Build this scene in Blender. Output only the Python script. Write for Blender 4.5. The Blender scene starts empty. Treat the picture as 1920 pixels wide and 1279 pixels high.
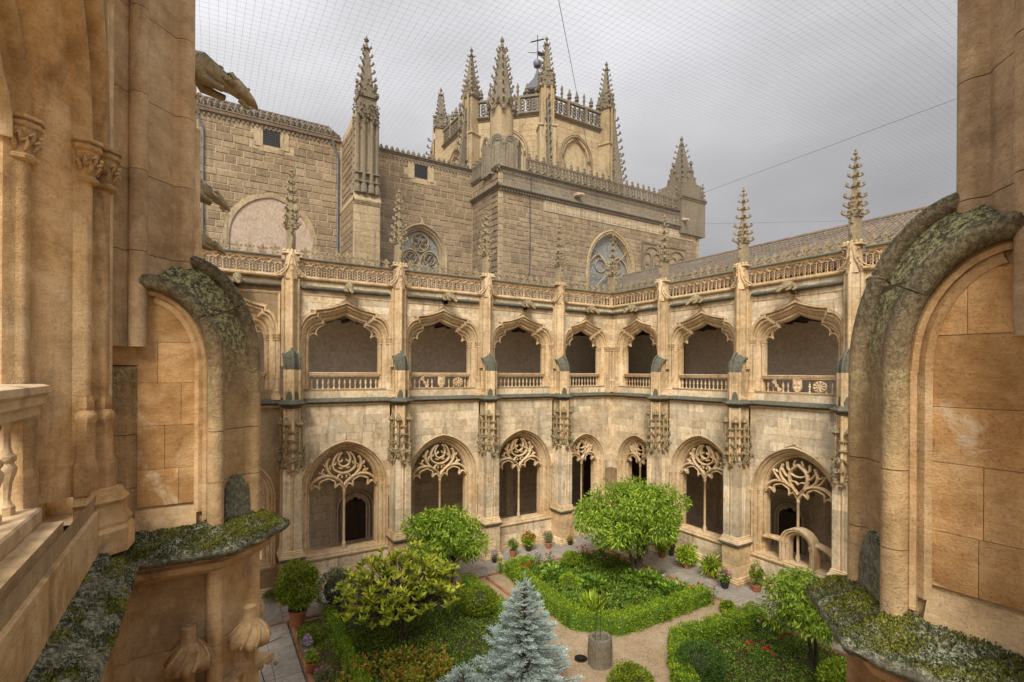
import bpy, math, random
import numpy as np
from mathutils import Vector, Matrix
R_ = random.Random(7)
PI = math.pi
sc = bpy.context.scene
col = sc.collection

# ---------------------------------------------------------------- camera
EYE = 8.75
yaw, roll = math.radians(-31.371), math.radians(-0.35)
Fv = Vector((-math.sin(yaw), math.cos(yaw), 0)); Rv = Vector((math.cos(yaw), math.sin(yaw), 0)); Uv = Vector((0, 0, 1))
R3 = Rv*math.cos(roll) - Uv*math.sin(roll); U3 = Uv*math.cos(roll) + Rv*math.sin(roll)
cd = bpy.data.cameras.new('camera'); cam = bpy.data.objects.new('camera', cd); col.objects.link(cam)
cam.matrix_world = Matrix(((R3.x, U3.x, -Fv.x, 0), (R3.y, U3.y, -Fv.y, 0), (R3.z, U3.z, -Fv.z, EYE), (0, 0, 0, 1)))
cd.sensor_width = 36; cd.lens = 36*943.74/1920; cd.shift_y = 56.8/1920; cd.clip_start = 0.02; cd.clip_end = 3000
sc.camera = cam
sc.render.resolution_x = 1024; sc.render.resolution_y = 682

# ---------------------------------------------------------------- sky, sun, exposure
SUN_EL, SUN_AZ = math.radians(45), math.radians(221)      # azimuth clockwise from +Y
w = bpy.data.worlds.new('World'); sc.world = w; w.use_nodes = True
nt = w.node_tree; nt.nodes.clear()
def wn(t, **k):
    n = nt.nodes.new(t)
    for a, b in k.items(): setattr(n, a, b)
    return n
out = wn('ShaderNodeOutputWorld'); tc = wn('ShaderNodeTexCoord')
sky = wn('ShaderNodeTexSky', sky_type='NISHITA'); sky.sun_disc = False
sky.sun_elevation = SUN_EL; sky.sun_rotation = SUN_AZ
bs = wn('ShaderNodeBackground'); bs.inputs['Strength'].default_value = 0.05
hs = wn('ShaderNodeHueSaturation'); hs.inputs['Saturation'].default_value = 0.0; hs.inputs['Value'].default_value = 0.12
nt.links.new(sky.outputs[0], hs.inputs['Color']); nt.links.new(hs.outputs[0], bs.inputs['Color'])
# overcast cloud deck: darker towards the horizon, brighter overhead, broad soft cloud forms
sep = wn('ShaderNodeSeparateXYZ'); nt.links.new(tc.outputs['Generated'], sep.inputs[0])
mr = wn('ShaderNodeMapRange'); mr.inputs['From Min'].default_value = 0; mr.inputs['From Max'].default_value = 1
mr.inputs['To Min'].default_value = 0.14; mr.inputs['To Max'].default_value = 0.45
nt.links.new(sep.outputs['Z'], mr.inputs['Value'])
mp = wn('ShaderNodeMapping'); mp.inputs['Scale'].default_value = (1, 1, 2.2); mp.inputs['Location'].default_value = (1.3, 2.4, 0.5)
nt.links.new(tc.outputs['Generated'], mp.inputs[0])
no = wn('ShaderNodeTexNoise'); no.inputs['Scale'].default_value = 1.7; no.inputs['Detail'].default_value = 5; no.inputs['Roughness'].default_value = 0.5
nt.links.new(mp.outputs[0], no.inputs['Vector'])
mr2 = wn('ShaderNodeMapRange'); mr2.inputs['From Min'].default_value = .3; mr2.inputs['From Max'].default_value = .7
mr2.inputs['To Min'].default_value = 0.72; mr2.inputs['To Max'].default_value = 1.25
nt.links.new(no.outputs['Fac'], mr2.inputs['Value'])
mu = wn('ShaderNodeMath', operation='MULTIPLY'); nt.links.new(mr.outputs[0], mu.inputs[0]); nt.links.new(mr2.outputs[0], mu.inputs[1])
bc = wn('ShaderNodeBackground'); bc.inputs['Color'].default_value = (0.97, 0.96, 1.0, 1)
nt.links.new(mu.outputs[0], bc.inputs['Strength'])
mx = wn('ShaderNodeMapRange'); mx.inputs['From Min'].default_value = -1; mx.inputs['From Max'].default_value = 1; mx.inputs['To Min'].default_value = 1.75; mx.inputs['To Max'].default_value = .60
nt.links.new(sep.outputs['X'], mx.inputs['Value']); mu2 = wn('ShaderNodeMath', operation='MULTIPLY'); nt.links.new(mu.outputs[0], mu2.inputs[0]); nt.links.new(mx.outputs[0], mu2.inputs[1]); nt.links.new(mu2.outputs[0], bc.inputs['Strength'])
ad = wn('ShaderNodeAddShader'); nt.links.new(bs.outputs[0], ad.inputs[0]); nt.links.new(bc.outputs[0], ad.inputs[1])
nt.links.new(ad.outputs[0], out.inputs[0])
sl = bpy.data.lights.new('sun', 'SUN'); sl.energy = 1.5; sl.angle = math.radians(22); sl.color = (1.0, 0.93, 0.82)
so = bpy.data.objects.new('sun', sl); col.objects.link(so)
sd = Vector((math.sin(SUN_AZ)*math.cos(SUN_EL), math.cos(SUN_AZ)*math.cos(SUN_EL), math.sin(SUN_EL)))
so.rotation_euler = sd.to_track_quat('Z', 'Y').to_euler(); so.location = (0, 0, 60)
sc.view_settings.view_transform = 'Standard'; sc.view_settings.look = 'None'
sc.view_settings.gamma = 1.0; sc.view_settings.exposure = 1.4; sc.view_settings.use_curve_mapping = False
try:
    sc.cycles.max_bounces = 8; sc.cycles.diffuse_bounces = 6
except Exception: pass

# ---------------------------------------------------------------- materials
MATS = {}
def node_mat(name):
    m = bpy.data.materials.new(name); m.use_nodes = True; t = m.node_tree; t.nodes.clear()
    o = t.nodes.new('ShaderNodeOutputMaterial'); b = t.nodes.new('ShaderNodeBsdfPrincipled'); t.links.new(b.outputs[0], o.inputs[0])
    MATS[name] = m
    return m, t, b, o
def ramp(t, fac, stops, interp='LINEAR'):
    r = t.nodes.new('ShaderNodeValToRGB'); e = r.color_ramp.elements; r.color_ramp.interpolation = interp
    while len(e) < len(stops): e.new(0.5)
    for i, (p, c) in enumerate(stops):
        e[i].position = p; e[i].color = (*c, 1) if len(c) == 3 else c
    t.links.new(fac, r.inputs[0]); return r.outputs[0]
def noise(t, vec, scale, detail=4, rough=.6, sc3=None, dist=0):
    if sc3:
        m = t.nodes.new('ShaderNodeMapping'); m.inputs['Scale'].default_value = sc3; t.links.new(vec, m.inputs[0]); vec = m.outputs[0]
    n = t.nodes.new('ShaderNodeTexNoise'); n.inputs['Scale'].default_value = scale; n.inputs['Detail'].default_value = detail
    n.inputs['Roughness'].default_value = rough; n.inputs['Distortion'].default_value = dist; t.links.new(vec, n.inputs['Vector']); return n.outputs['Fac']
def mix(t, fac, a, b, mode='MIX'):
    n = t.nodes.new('ShaderNodeMix'); n.data_type = 'RGBA'; n.blend_type = mode
    for s, v in ((0, fac), (6, a), (7, b)):
        if isinstance(v, (int, float)): n.inputs[s].default_value = v
        elif isinstance(v, tuple): n.inputs[s].default_value = (*v, 1)
        else: t.links.new(v, n.inputs[s])
    return n.outputs[2]
def mth(t, op, a, b=0.0):
    n = t.nodes.new('ShaderNodeMath'); n.operation = op; n.use_clamp = False
    for s, v in ((0, a), (1, b)):
        if isinstance(v, (int, float)): n.inputs[s].default_value = v
        else: t.links.new(v, n.inputs[s])
    return n.outputs[0]
def rng(t, v, a, b, c=0., d=1.):
    n = t.nodes.new('ShaderNodeMapRange'); n.clamp = True
    for k, x in (('From Min', a), ('From Max', b), ('To Min', c), ('To Max', d)): n.inputs[k].default_value = x
    t.links.new(v, n.inputs['Value']); return n.outputs[0]
def bump(t, b, hs, dist=0.02, strength=0.6):
    prev = None
    for h, d in hs:
        n = t.nodes.new('ShaderNodeBump'); n.inputs['Strength'].default_value = strength; n.inputs['Distance'].default_value = d
        t.links.new(h, n.inputs['Height'])
        if prev: t.links.new(prev, n.inputs['Normal'])
        prev = n.outputs[0]
    t.links.new(prev, b.inputs['Normal'])
def stone(name, a, b_, c, fine=1.0, stain=.5, staincol=(.09, .07, .05), lichen=0., lcol=(.10, .11, .07), lcol2=(.30, .31, .22), var=.25, big=.9, bmp=1.0, tool=0., lz=None, upmin=.45):
    m, t, b, o = node_mat(name)
    g = t.nodes.new('ShaderNodeNewGeometry'); P = g.outputs['Position']; N = g.outputs['Normal']
    oi = t.nodes.new('ShaderNodeObjectInfo')
    n1 = noise(t, P, big, 6, .62, dist=.4)
    cl = ramp(t, n1, [(.30, a), (.5, b_), (.70, c)])
    n2 = noise(t, P, 7*fine, 5, .7)
    cl = mix(t, rng(t, n2, .35, .7, 0, .55), cl, mix(t, .5, a, c), 'MIX')
    cl = mix(t, 1., cl, ramp(t, n2, [(.3, (.72, .70, .66)), (.62, (1.12, 1.1, 1.06))]), 'MULTIPLY')
    n3 = noise(t, P, 95*fine, 3, .75)
    cl = mix(t, 1., cl, ramp(t, n3, [(.30, (.62, .56, .5)), (.45, (1, 1, 1))]), 'MULTIPLY')
    if tool:
        n4 = noise(t, P, 3.0, 5, .75, sc3=(5, 5, 26), dist=.5); n5 = noise(t, P, 3.1, 6, .7, dist=.8)
        cl = mix(t, 1., cl, ramp(t, n4, [(.36, (.90, .87, .83)), (.6, (1.05, 1.04, 1.03))]), 'MULTIPLY')
        cl = mix(t, rng(t, n5, .54, .70, 0, .42*tool), cl, (.30, .15, .055)); cl = mix(t, rng(t, n5, .42, .30, 0, .5*tool), cl, (.72, .60, .42))
    # per piece tint
    rv = mth(t, 'MULTIPLY', rng(t, oi.outputs['Random'], 0, 1, 1-var*.7, 1+var*.7), rng(t, g.outputs['Random Per Island'], 0, 1, 1-var*.75, 1+var*.75))
    cb = t.nodes.new('ShaderNodeCombineColor')
    for i in range(3): t.links.new(rv, cb.inputs[i])
    cl = mix(t, 1., cl, cb.outputs[0], 'MULTIPLY')
    # streaky water stains
    s1 = noise(t, P, 1.0, 6, .7, sc3=(2.6, 2.6, .45), dist=.6)
    s2 = noise(t, P, 12, 4, .7)
    sm = mth(t, 'MULTIPLY', rng(t, s1, .52, .72), rng(t, s2, .35, .6, .35, 1))
    cl = mix(t, mth(t, 'MULTIPLY', sm, stain), cl, staincol)
    if lichen > 0:
        if lz:
            sp0 = t.nodes.new('ShaderNodeSeparateXYZ'); t.links.new(P, sp0.inputs[0]); zz = mth(t, 'ADD', sp0.outputs['Z'], mth(t, 'MULTIPLY', noise(t, P, 3.5, 5, .7, sc3=(1.5, 1.5, .5)), 1.1))
            lzf = rng(t, zz, lz[0]+.55, lz[1]+.55)
        sp = t.nodes.new('ShaderNodeSeparateXYZ'); t.links.new(N, sp.inputs[0])
        up = rng(t, sp.outputs['Z'], -.1, .6, upmin, 1.)
        l1 = noise(t, P, 8, 8, .8); l2 = noise(t, P, 34, 6, .8); l3 = noise(t, P, 80, 3, .7)
        lm = mth(t, 'MULTIPLY', rng(t, l1, .5-.22*lichen, .56-.12*lichen), up)
        if lz: lm = mth(t, 'MULTIPLY', lm, lzf)
        lc = mix(t, rng(t, l2, .46, .56), lcol, lcol2)
        lc = mix(t, rng(t, l3, .54, .6, 0, .75), lc, (.02, .02, .015))
        cl = mix(t, lm, cl, lc)
    t.links.new(cl, b.inputs['Base Color']); b.inputs['Roughness'].default_value = .92
    b.inputs['Specular IOR Level'].default_value = .25
    bump(t, b, [(n2, .012*bmp), (n3, .004*bmp)] + ([(n4, .004)] if tool else []) + ([(l2, .012), (l3, .006)] if lichen > 0 else []), strength=.8)
    return m
# warm limestone of the cloister
stone('limestone', (.50, .33, .155), (.64, .475, .28), (.74, .61, .43), stain=.7, var=.16, big=.8)
stone('limestone_pale', (.56, .42, .25), (.70, .57, .39), (.78, .69, .53), stain=.75, var=.30, big=1.1)
stone('limestone_near', (.46, .27, .11), (.62, .42, .21), (.76, .60, .38), stain=.95, var=.22, big=1.3, fine=1.0, staincol=(.13, .075, .035), bmp=1.1, tool=1.)
stone('limestone_lichen', (.42, .28, .13), (.52, .38, .22), (.58, .47, .3), stain=.7, lichen=.55, var=.16, lcol=(.10, .09, .05), lcol2=(.30, .28, .17), bmp=1.3)
stone('limestone_cap', (.46, .29, .13), (.60, .42, .22), (.70, .55, .34), stain=.6, lichen=1.15, var=.03, lcol=(.06, .052, .026), lcol2=(.42, .41, .20), bmp=2.2, tool=.6, lz=(8.30, 9.0), upmin=.8)
stone('cap_roll', (.42, .27, .12), (.54, .37, .20), (.64, .49, .30), stain=.9, lichen=1.5, var=.03, lcol=(.07, .055, .032), lcol2=(.22, .20, .12), bmp=1.6, tool=.6, lz=(8.34, 9.05), upmin=.85)
stone('limestone_panel', (.34, .17, .06), (.50, .29, .115), (.66, .46, .24), stain=1.0, var=.32, big=2.0, staincol=(.11, .06, .03), bmp=1.3, tool=1.5)
stone('limestone_shaft', (.42, .28, .15), (.56, .41, .25), (.70, .56, .38), stain=.95, var=.12, big=1.4, staincol=(.15, .10, .06), bmp=1.1, tool=.8)
stone('mossy_stone', (.16, .15, .10), (.22, .21, .15), (.32, .31, .25), stain=.6, lichen=1.1, lcol=(.075, .08, .04), lcol2=(.34, .34, .24), var=.06, bmp=2.0)
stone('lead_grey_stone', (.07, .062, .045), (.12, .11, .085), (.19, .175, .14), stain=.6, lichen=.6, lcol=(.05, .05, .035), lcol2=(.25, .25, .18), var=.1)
stone('joint', (.30, .20, .11), (.36, .26, .15), (.40, .30, .18), stain=.6, var=0)
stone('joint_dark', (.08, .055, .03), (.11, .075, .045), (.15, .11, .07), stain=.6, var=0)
# church masonry
stone('church_stone', (.22, .16, .095), (.31, .235, .15), (.40, .315, .21), stain=.7, var=.28, big=.5, staincol=(.10, .08, .06))
stone('church_mortar', (.44, .345, .225), (.50, .40, .27), (.55, .46, .33), stain=.5, var=0, big=.5, staincol=(.2, .16, .11))
stone('church_dressed', (.38, .28, .15), (.46, .365, .225), (.54, .45, .31), stain=1.0, var=.14, big=.45, staincol=(.13, .11, .09))
stone('church_grey', (.20, .155, .095), (.27, .215, .145), (.34, .28, .19), stain=.8, lichen=.35, lcol=(.08, .08, .07), lcol2=(.26, .25, .2), var=.15, big=.5, staincol=(.08, .075, .07))
stone('infill_plaster', (.47, .36, .27), (.52, .41, .32), (.56, .46, .37), stain=.3, var=0, bmp=.4)
stone('church_pale', (.44, .36, .24), (.53, .45, .32), (.60, .52, .39), stain=.8, var=.1)
stone('interior_stone', (.56, .45, .32), (.65, .54, .40), (.72, .61, .47), stain=.4, var=.2)
stone('gallery_plaster', (.70, .62, .52), (.74, .66, .56), (.78, .70, .60), stain=.15, var=0, bmp=.3, big=.4)
stone('paving_stone', (.27, .245, .21), (.34, .31, .27), (.40, .37, .33), stain=.5, var=.16, big=.6, staincol=(.12, .11, .09))
stone('gravel', (.34, .24, .14), (.43, .32, .20), (.52, .41, .28), fine=1.6, stain=.45, var=0, big=.9, bmp=2.0)
stone('soil', (.05, .035, .02), (.07, .05, .03), (.09, .065, .04), var=0)
stone('brick_edging', (.30, .12, .06), (.36, .16, .08), (.40, .2, .11), var=.25)
stone('terracotta', (.36, .13, .06), (.42, .165, .08), (.46, .2, .11), stain=.3, var=.15, bmp=.4)
stone('roof_tile', (.12, .07, .04), (.19, .115, .07), (.28, .18, .12), stain=.5, lichen=.25, lcol=(.09, .085, .07), lcol2=(.26, .25, .19), var=.45, big=1.2)
def plain(name, c, rough=.6, metal=0.0, vary=.15):
    m, t, b, o = node_mat(name)
    g = t.nodes.new('ShaderNodeNewGeometry'); n = noise(t, g.outputs['Position'], 9, 4)
    cl = mix(t, 1., c, ramp(t, n, [(.3, (1-vary,)*3), (.7, (1+vary,)*3)]), 'MULTIPLY')
    t.links.new(cl, b.inputs['Base Color']); b.inputs['Roughness'].default_value = rough; b.inputs['Metallic'].default_value = metal
    return m
plain('black_pot', (.025, .025, .028), .5); plain('iron', (.03, .028, .026), .5, .6); plain('lead', (.10, .105, .12), .5, .4)
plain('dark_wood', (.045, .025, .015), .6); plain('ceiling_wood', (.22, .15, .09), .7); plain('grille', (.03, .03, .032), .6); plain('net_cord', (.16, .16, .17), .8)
plain('window_glass', (.24, .245, .225), .3, 0, .5); plain('blue_shirt', (.25, .35, .6), .8); plain('skin', (.5, .3, .2), .6)
plain('pipe_zinc', (.17, .18, .19), .5, .4); plain('white_pot', (.55, .55, .52), .6); plain('trousers', (.03, .03, .05), .8)
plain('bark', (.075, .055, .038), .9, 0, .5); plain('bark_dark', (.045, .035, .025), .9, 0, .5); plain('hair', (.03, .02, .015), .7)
def leafmat(name, c1, c2, c3, trans=.3, rough=.5):
    m, t, b, o = node_mat(name)
    g = t.nodes.new('ShaderNodeNewGeometry')
    cl = ramp(t, g.outputs['Random Per Island'], [(0.05, c1), (.5, c2), (.95, c3)])
    n = noise(t, g.outputs['Position'], 2.2, 4)
    cl = mix(t, 1., cl, ramp(t, n, [(.32, (.72, .76, .7)), (.68, (1.2, 1.18, 1.1))]), 'MULTIPLY')
    t.links.new(cl, b.inputs['Base Color']); b.inputs['Roughness'].default_value = rough; b.inputs['Specular IOR Level'].default_value = .3
    tr = t.nodes.new('ShaderNodeBsdfTranslucent'); t.links.new(cl, tr.inputs['Color'])
    ms = t.nodes.new('ShaderNodeMixShader'); ms.inputs[0].default_value = trans
    t.links.new(b.outputs[0], ms.inputs[1]); t.links.new(tr.outputs[0], ms.inputs[2]); t.links.new(ms.outputs[0], o.inputs[0])
    return m
leafmat('leaf_orange', (.09, .18, .012), (.26, .41, .03), (.52, .64, .09))
leafmat('leaf_deep', (.06, .13, .02), (.14, .26, .03), (.26, .40, .06))
leafmat('leaf_magnolia', (.14, .22, .015), (.42, .48, .04), (.78, .76, .12))
leafmat('leaf_box', (.09, .14, .012), (.22, .30, .02), (.42, .47, .045))
leafmat('leaf_hedge', (.11, .19, .010), (.28, .40, .018), (.50, .60, .05))
leafmat('leaf_ground', (.06, .13, .013), (.15, .28, .025), (.34, .48, .06))
leafmat('leaf_ground_light', (.16, .25, .02), (.34, .47, .035), (.56, .64, .07))
leafmat('leaf_red_tip', (.14, .25, .02), (.36, .42, .04), (.72, .26, .07))
leafmat('leaf_grey', (.08, .13, .055), (.18, .25, .11), (.32, .38, .18))
leafmat('leaf_conifer', (.035, .09, .015), (.08, .17, .025), (.15, .25, .04), .1)
leafmat('needle_blue', (.24, .33, .33), (.50, .61, .62), (.82, .90, .90), .1)
leafmat('moss', (.09, .09, .008), (.21, .21, .012), (.38, .36, .02), .1)
leafmat('moss_dark', (.03, .035, .012), (.06, .07, .02), (.13, .14, .035), .1)
for nm, a, b_, c in (('flower_red', (.45, .01, .01), (.6, .02, .02), (.7, .05, .04)), ('flower_pink', (.55, .15, .25), (.65, .25, .35), (.75, .4, .5)),
                     ('flower_white', (.6, .55, .45), (.7, .65, .55), (.8, .76, .7)), ('flower_yellow', (.5, .45, .02), (.6, .55, .04), (.7, .62, .1)),
                     ('flower_magenta', (.5, .06, .3), (.6, .1, .4), (.7, .25, .5)), ('flower_lilac', (.4, .28, .42), (.5, .38, .52), (.6, .5, .62))):
    leafmat(nm, a, b_, c, .25)

# ---------------------------------------------------------------- mesh toolkit
class M:
    def __init__(s): s.v = []; s.f = []
    def add(s, vs, fs, tf=None):
        o = len(s.v)
        s.v += [tf(p) for p in vs] if tf else [tuple(p) for p in vs]
        s.f += [tuple(i+o for i in f) for f in fs]
    def merge(s, m, off=(0, 0, 0), sc3=(1, 1, 1)):
        o = len(s.v); s.v += [(p[0]*sc3[0]+off[0], p[1]*sc3[1]+off[1], p[2]*sc3[2]+off[2]) for p in m.v]
        fl = sc3[0]*sc3[1]*sc3[2] < 0
        s.f += [tuple(i+o for i in (reversed(f) if fl else f)) for f in m.f]
    def box(s, x0, x1, y0, y1, z0, z1, ch=0):
        if ch:
            c = ch; r = []
            for z, k in ((z0, c), (z0+c, 0), (z1-c, 0), (z1, c)):
                r.append([(x0+k, y0+k, z), (x1-k, y0+k, z), (x1-k, y1-k, z), (x0+k, y1-k, z)])
            s.loft(r); return
        s.add([(x0, y0, z0), (x1, y0, z0), (x1, y1, z0), (x0, y1, z0), (x0, y0, z1), (x1, y0, z1), (x1, y1, z1), (x0, y1, z1)],
              [(0, 3, 2, 1), (4, 5, 6, 7), (0, 1, 5, 4), (1, 2, 6, 5), (2, 3, 7, 6), (3, 0, 4, 7)])
    def loft(s, rings, closed=True, cap=True, flip=False):
        n = len(rings[0]); vs = [p for r in rings for p in r]; fs = []
        for i in range(len(rings)-1):
            for j in range(n if closed else n-1):
                k = (j+1) % n; a = (i*n+j, i*n+k, (i+1)*n+k, (i+1)*n+j)
                fs.append(a[::-1] if flip else a)
        if cap and closed:
            a = tuple(range(n)); b = tuple(range((len(rings)-1)*n, len(rings)*n))
            fs.append(a if flip else a[::-1]); fs.append(b[::-1] if flip else b)
        s.add(vs, fs)
    def prism(s, poly, z0, z1, mp=None, scale=None):
        r0 = [(x, y, z0) for x, y in poly]; r1 = [(x, y, z1) for x, y in poly]
        if mp: r0 = [mp(*p) for p in r0]; r1 = [mp(*p) for p in r1]
        s.loft([r0, r1])
    def lathe(s, prof, n=10, c=(0, 0, 0), ph=0, sq=1.0):
        s.loft([[(c[0]+r*math.cos(ph+2*PI*j/n), c[1]+sq*r*math.sin(ph+2*PI*j/n), c[2]+z) for j in range(n)] for r, z in prof])
    def tube(s, pts, rad, n=6, cap=True, squash=None):
        pts = [Vector(p) for p in pts]; rings = []; up = Vector((0, 0, 1))
        if not hasattr(rad, '__len__'): rad = [rad]*len(pts)
        T0 = (pts[1]-pts[0]).normalized()
        a = T0.orthogonal().normalized() if abs(T0.z) > .9 else T0.cross(up).normalized()
        for i, p in enumerate(pts):
            T = (pts[min(i+1, len(pts)-1)]-pts[max(i-1, 0)]).normalized()
            a = (a - T*a.dot(T)).normalized(); b = T.cross(a)
            rings.append([tuple(p + (a*math.cos(2*PI*j/n)+b*math.sin(2*PI*j/n))*rad[i]) for j in range(n)])
        s.loft(rings, cap=cap)
    def blob(s, c, r, n=6, m=4, jit=.18, rnd=R_):
        rings = []
        for i in range(m+1):
            th = PI*i/m; rr = math.sin(th)
            rings.append([(c[0]+r[0]*max(rr, .05)*math.cos(2*PI*j/n)*(1+rnd.uniform(-jit, jit)), c[1]+r[1]*max(rr, .05)*math.sin(2*PI*j/n)*(1+rnd.uniform(-jit, jit)),
                           c[2]-r[2]*math.cos(th)*(1+rnd.uniform(-jit, jit)*.5)) for j in range(n)])
        s.loft(rings)
def mesh(name, m, mat, smooth=None):
    me = bpy.data.meshes.new(name); me.from_pydata(m.v, [], m.f); me.update()
    me.materials.append(MATS[mat])
    if smooth:
        me.polygons.foreach_set('use_smooth', [True]*len(me.polygons))
        try: me.set_sharp_from_angle(angle=math.radians(smooth))
        except Exception: pass
    return me
def obj(name, me, parent=None, loc=None, rotz=None, **props):
    o = bpy.data.objects.new(name, me); col.objects.link(o)
    if parent: o.parent = parent
    if loc: o.location = loc
    if rotz: o.rotation_euler = (0, 0, rotz)
    for k, v in props.items(): o[k] = v
    return o
def mk(name, m, mat, parent=None, smooth=None, loc=None, rotz=None, **p): return obj(name, mesh(name, m, mat, smooth), parent, loc, rotz, **p)
def thing(name, label, cat, loc=(0, 0, 0), rotz=0, group=None):
    o = obj(name, None, None, loc, rotz, label=label, category=cat)
    o.empty_display_size = .2
    if group: o['group'] = group
    return o
def arc(cx, cz, rx, rz, a0, a1, n):
    return [(cx+rx*math.cos(math.radians(a0+(a1-a0)*i/n)), cz+rz*math.sin(math.radians(a0+(a1-a0)*i/n))) for i in range(n+1)]
def offs(path, closed=False):
    """mitred left normals of a 2D polyline"""
    out = []; n = len(path)
    for i in range(n):
        p = path[i]; ds = []
        if i > 0 or closed:
            q = path[i-1]; d = (p[0]-q[0], p[1]-q[1]); l = math.hypot(*d) or 1; ds.append((-d[1]/l, d[0]/l))
        if i < n-1 or closed:
            q = path[(i+1) % n]; d = (q[0]-p[0], q[1]-p[1]); l = math.hypot(*d) or 1; ds.append((-d[1]/l, d[0]/l))
        if len(ds) == 1: out.append(ds[0])
        else:
            k = 1+ds[0][0]*ds[1][0]+ds[0][1]*ds[1][1]; k = max(k, .35)
            out.append(((ds[0][0]+ds[1][0])/k, (ds[0][1]+ds[1][1])/k))
    return out
def sweep(m, path, prof, mp=lambda a, b, y: (a, y, b), closed_prof=True, flip=True, closed_path=False):
    """prof: (n, y) points; n along the left normal of the path"""
    nr = offs(path, closed_path); rings = []
    for (x, z), (nx, nz) in zip(path, nr): rings.append([mp(x+nx*n, z+nz*n, y) for n, y in prof])
    if closed_path: rings.append(rings[0])
    m.loft(rings, closed=closed_prof, cap=not closed_path, flip=flip)
def spline(pts, k=6):
    P = [pts[0]]+list(pts)+[pts[-1]]; o = []
    for i in range(1, len(P)-2):
        for j in range(k):
            t = j/k; a, b, c, d = P[i-1], P[i], P[i+1], P[i+2]
            o.append(tuple(.5*(2*b[q]+(c[q]-a[q])*t+(2*a[q]-5*b[q]+4*c[q]-d[q])*t*t+(3*b[q]-a[q]-3*c[q]+d[q])*t**3) for q in range(len(b))))
    o.append(tuple(pts[-1])); return o
def rollp(cx, cy, r, a0, a1, n=6): return [(cx+r*math.cos(math.radians(a0+(a1-a0)*i/n)), cy+r*math.sin(math.radians(a0+(a1-a0)*i/n))) for i in range(n+1)]
def clip(poly, a, b, c):
    """keep a*x+b*z<=c"""
    o = []
    for i in range(len(poly)):
        p, q = poly[i], poly[(i+1) % len(poly)]; dp = a*p[0]+b*p[1]-c; dq = a*q[0]+b*q[1]-c
        if dp <= 1e-9: o.append(p)
        if (dp < -1e-9 and dq > 1e-9) or (dp > 1e-9 and dq < -1e-9):
            t = dp/(dp-dq); o.append((p[0]+(q[0]-p[0])*t, p[1]+(q[1]-p[1])*t))
    return o
def area(p): return abs(sum(p[i][0]*p[(i+1) % len(p)][1]-p[(i+1) % len(p)][0]*p[i][1] for i in range(len(p))))/2
def block_mesh(m, poly, proud=.012, ch=.01, back=.03, tilt=0.):
    cx = sum(p[0] for p in poly)/len(poly); cz = sum(p[1] for p in poly)/len(poly); n = len(poly)
    nr = offs(poly, True)
    a2 = sum(poly[i][0]*poly[(i+1) % n][1]-poly[(i+1) % n][0]*poly[i][1] for i in range(n))
    s = 1 if a2 > 0 else -1
    ins = [(p[0]+q[0]*ch*s, p[1]+q[1]*ch*s) for p, q in zip(poly, nr)]
    rings = [[(x, back, z) for x, z in poly], [(x, -proud+ch*.7, z) for x, z in poly], [(x, -proud-tilt*(z-cz), z) for x, z in ins]]
    if s > 0: rings = [list(reversed(r)) for r in rings]
    o = len(m.v)
    m.loft(rings, cap=False, flip=True)
    k = len(m.v)-n; m.f.append(tuple(range(k+n-1, k-1, -1)))
def fix(me_m): return me_m
def ashlar(x0, x1, z0, z1, hc, wr, holes=(), gap=.008, rnd=None, minarea=.012):
    """courses of blocks; holes: (cx, f) where f(z) is half width of the opening at z (0 none)"""
    rnd = rnd or random.Random(3); out = []; z = z0; nr = max(1, round((z1-z0)/hc)); hs_ = [(1+rnd.uniform(-.16, .16)) for _ in range(nr)]; S = sum(hs_)
    for i in range(nr):
        zt = z+(z1-z0)*hs_[i]/S; x = x0 - rnd.uniform(0, wr[0]*.8); first = True
        while x < x1-.02:
            wd = rnd.uniform(*wr); a, b = max(x, x0), min(x+wd, x1)
            if x1-b < wr[0]*.35: b = x1
            x = b if b == x1 else x+wd
            if b-a < .05: continue
            polys = [[(a+gap/2, z+gap/2), (b-gap/2, z+gap/2), (b-gap/2, zt-gap/2), (a+gap/2, zt-gap/2)]]
            for cx, f in holes:
                h0, h1 = f(z), f(zt)
                if h0 <= 0 and h1 <= 0: continue
                nw = []
                for p in polys:
                    # left side: x <= cx - h(z); right: x >= cx + h(z)   (h linear in z)
                    sl_ = (h1-h0)/(zt-z)
                    L = clip(p, 1, sl_, cx-h0+sl_*z); Rr = clip(p, -1, sl_, -cx-h0+sl_*z)
                    for q in (L, Rr):
                        if len(q) > 2 and area(q) > minarea: nw.append(q)
                polys = nw
            out += polys
        z = zt
    return out
COUNT = {}
def place_blocks(polys, parent, mat, name='ashlar_block', key=None, limit=300, proud=.012, ch=.01, off=(0, 0, 0), rnd=None, jit=.004, rotz=None, at=None):
    rnd = rnd or random.Random(5); k = key or parent.name; rest = M()
    polys = list(polys)
    for p in polys:
        pr = proud+rnd.uniform(-jit, jit)
        if COUNT.get(k, 0) < limit:
            COUNT[k] = COUNT.get(k, 0)+1
            m = M(); block_mesh(m, p, pr, ch, tilt=rnd.uniform(-jit, jit)*2)
            mk(name, m, mat, parent, loc=off, rotz=rotz)
        else: block_mesh(rest, p, pr, ch)
    if rest.v: mk('ashlar_masonry', rest, mat, parent, loc=off, rotz=rotz, kind='stuff')
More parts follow.
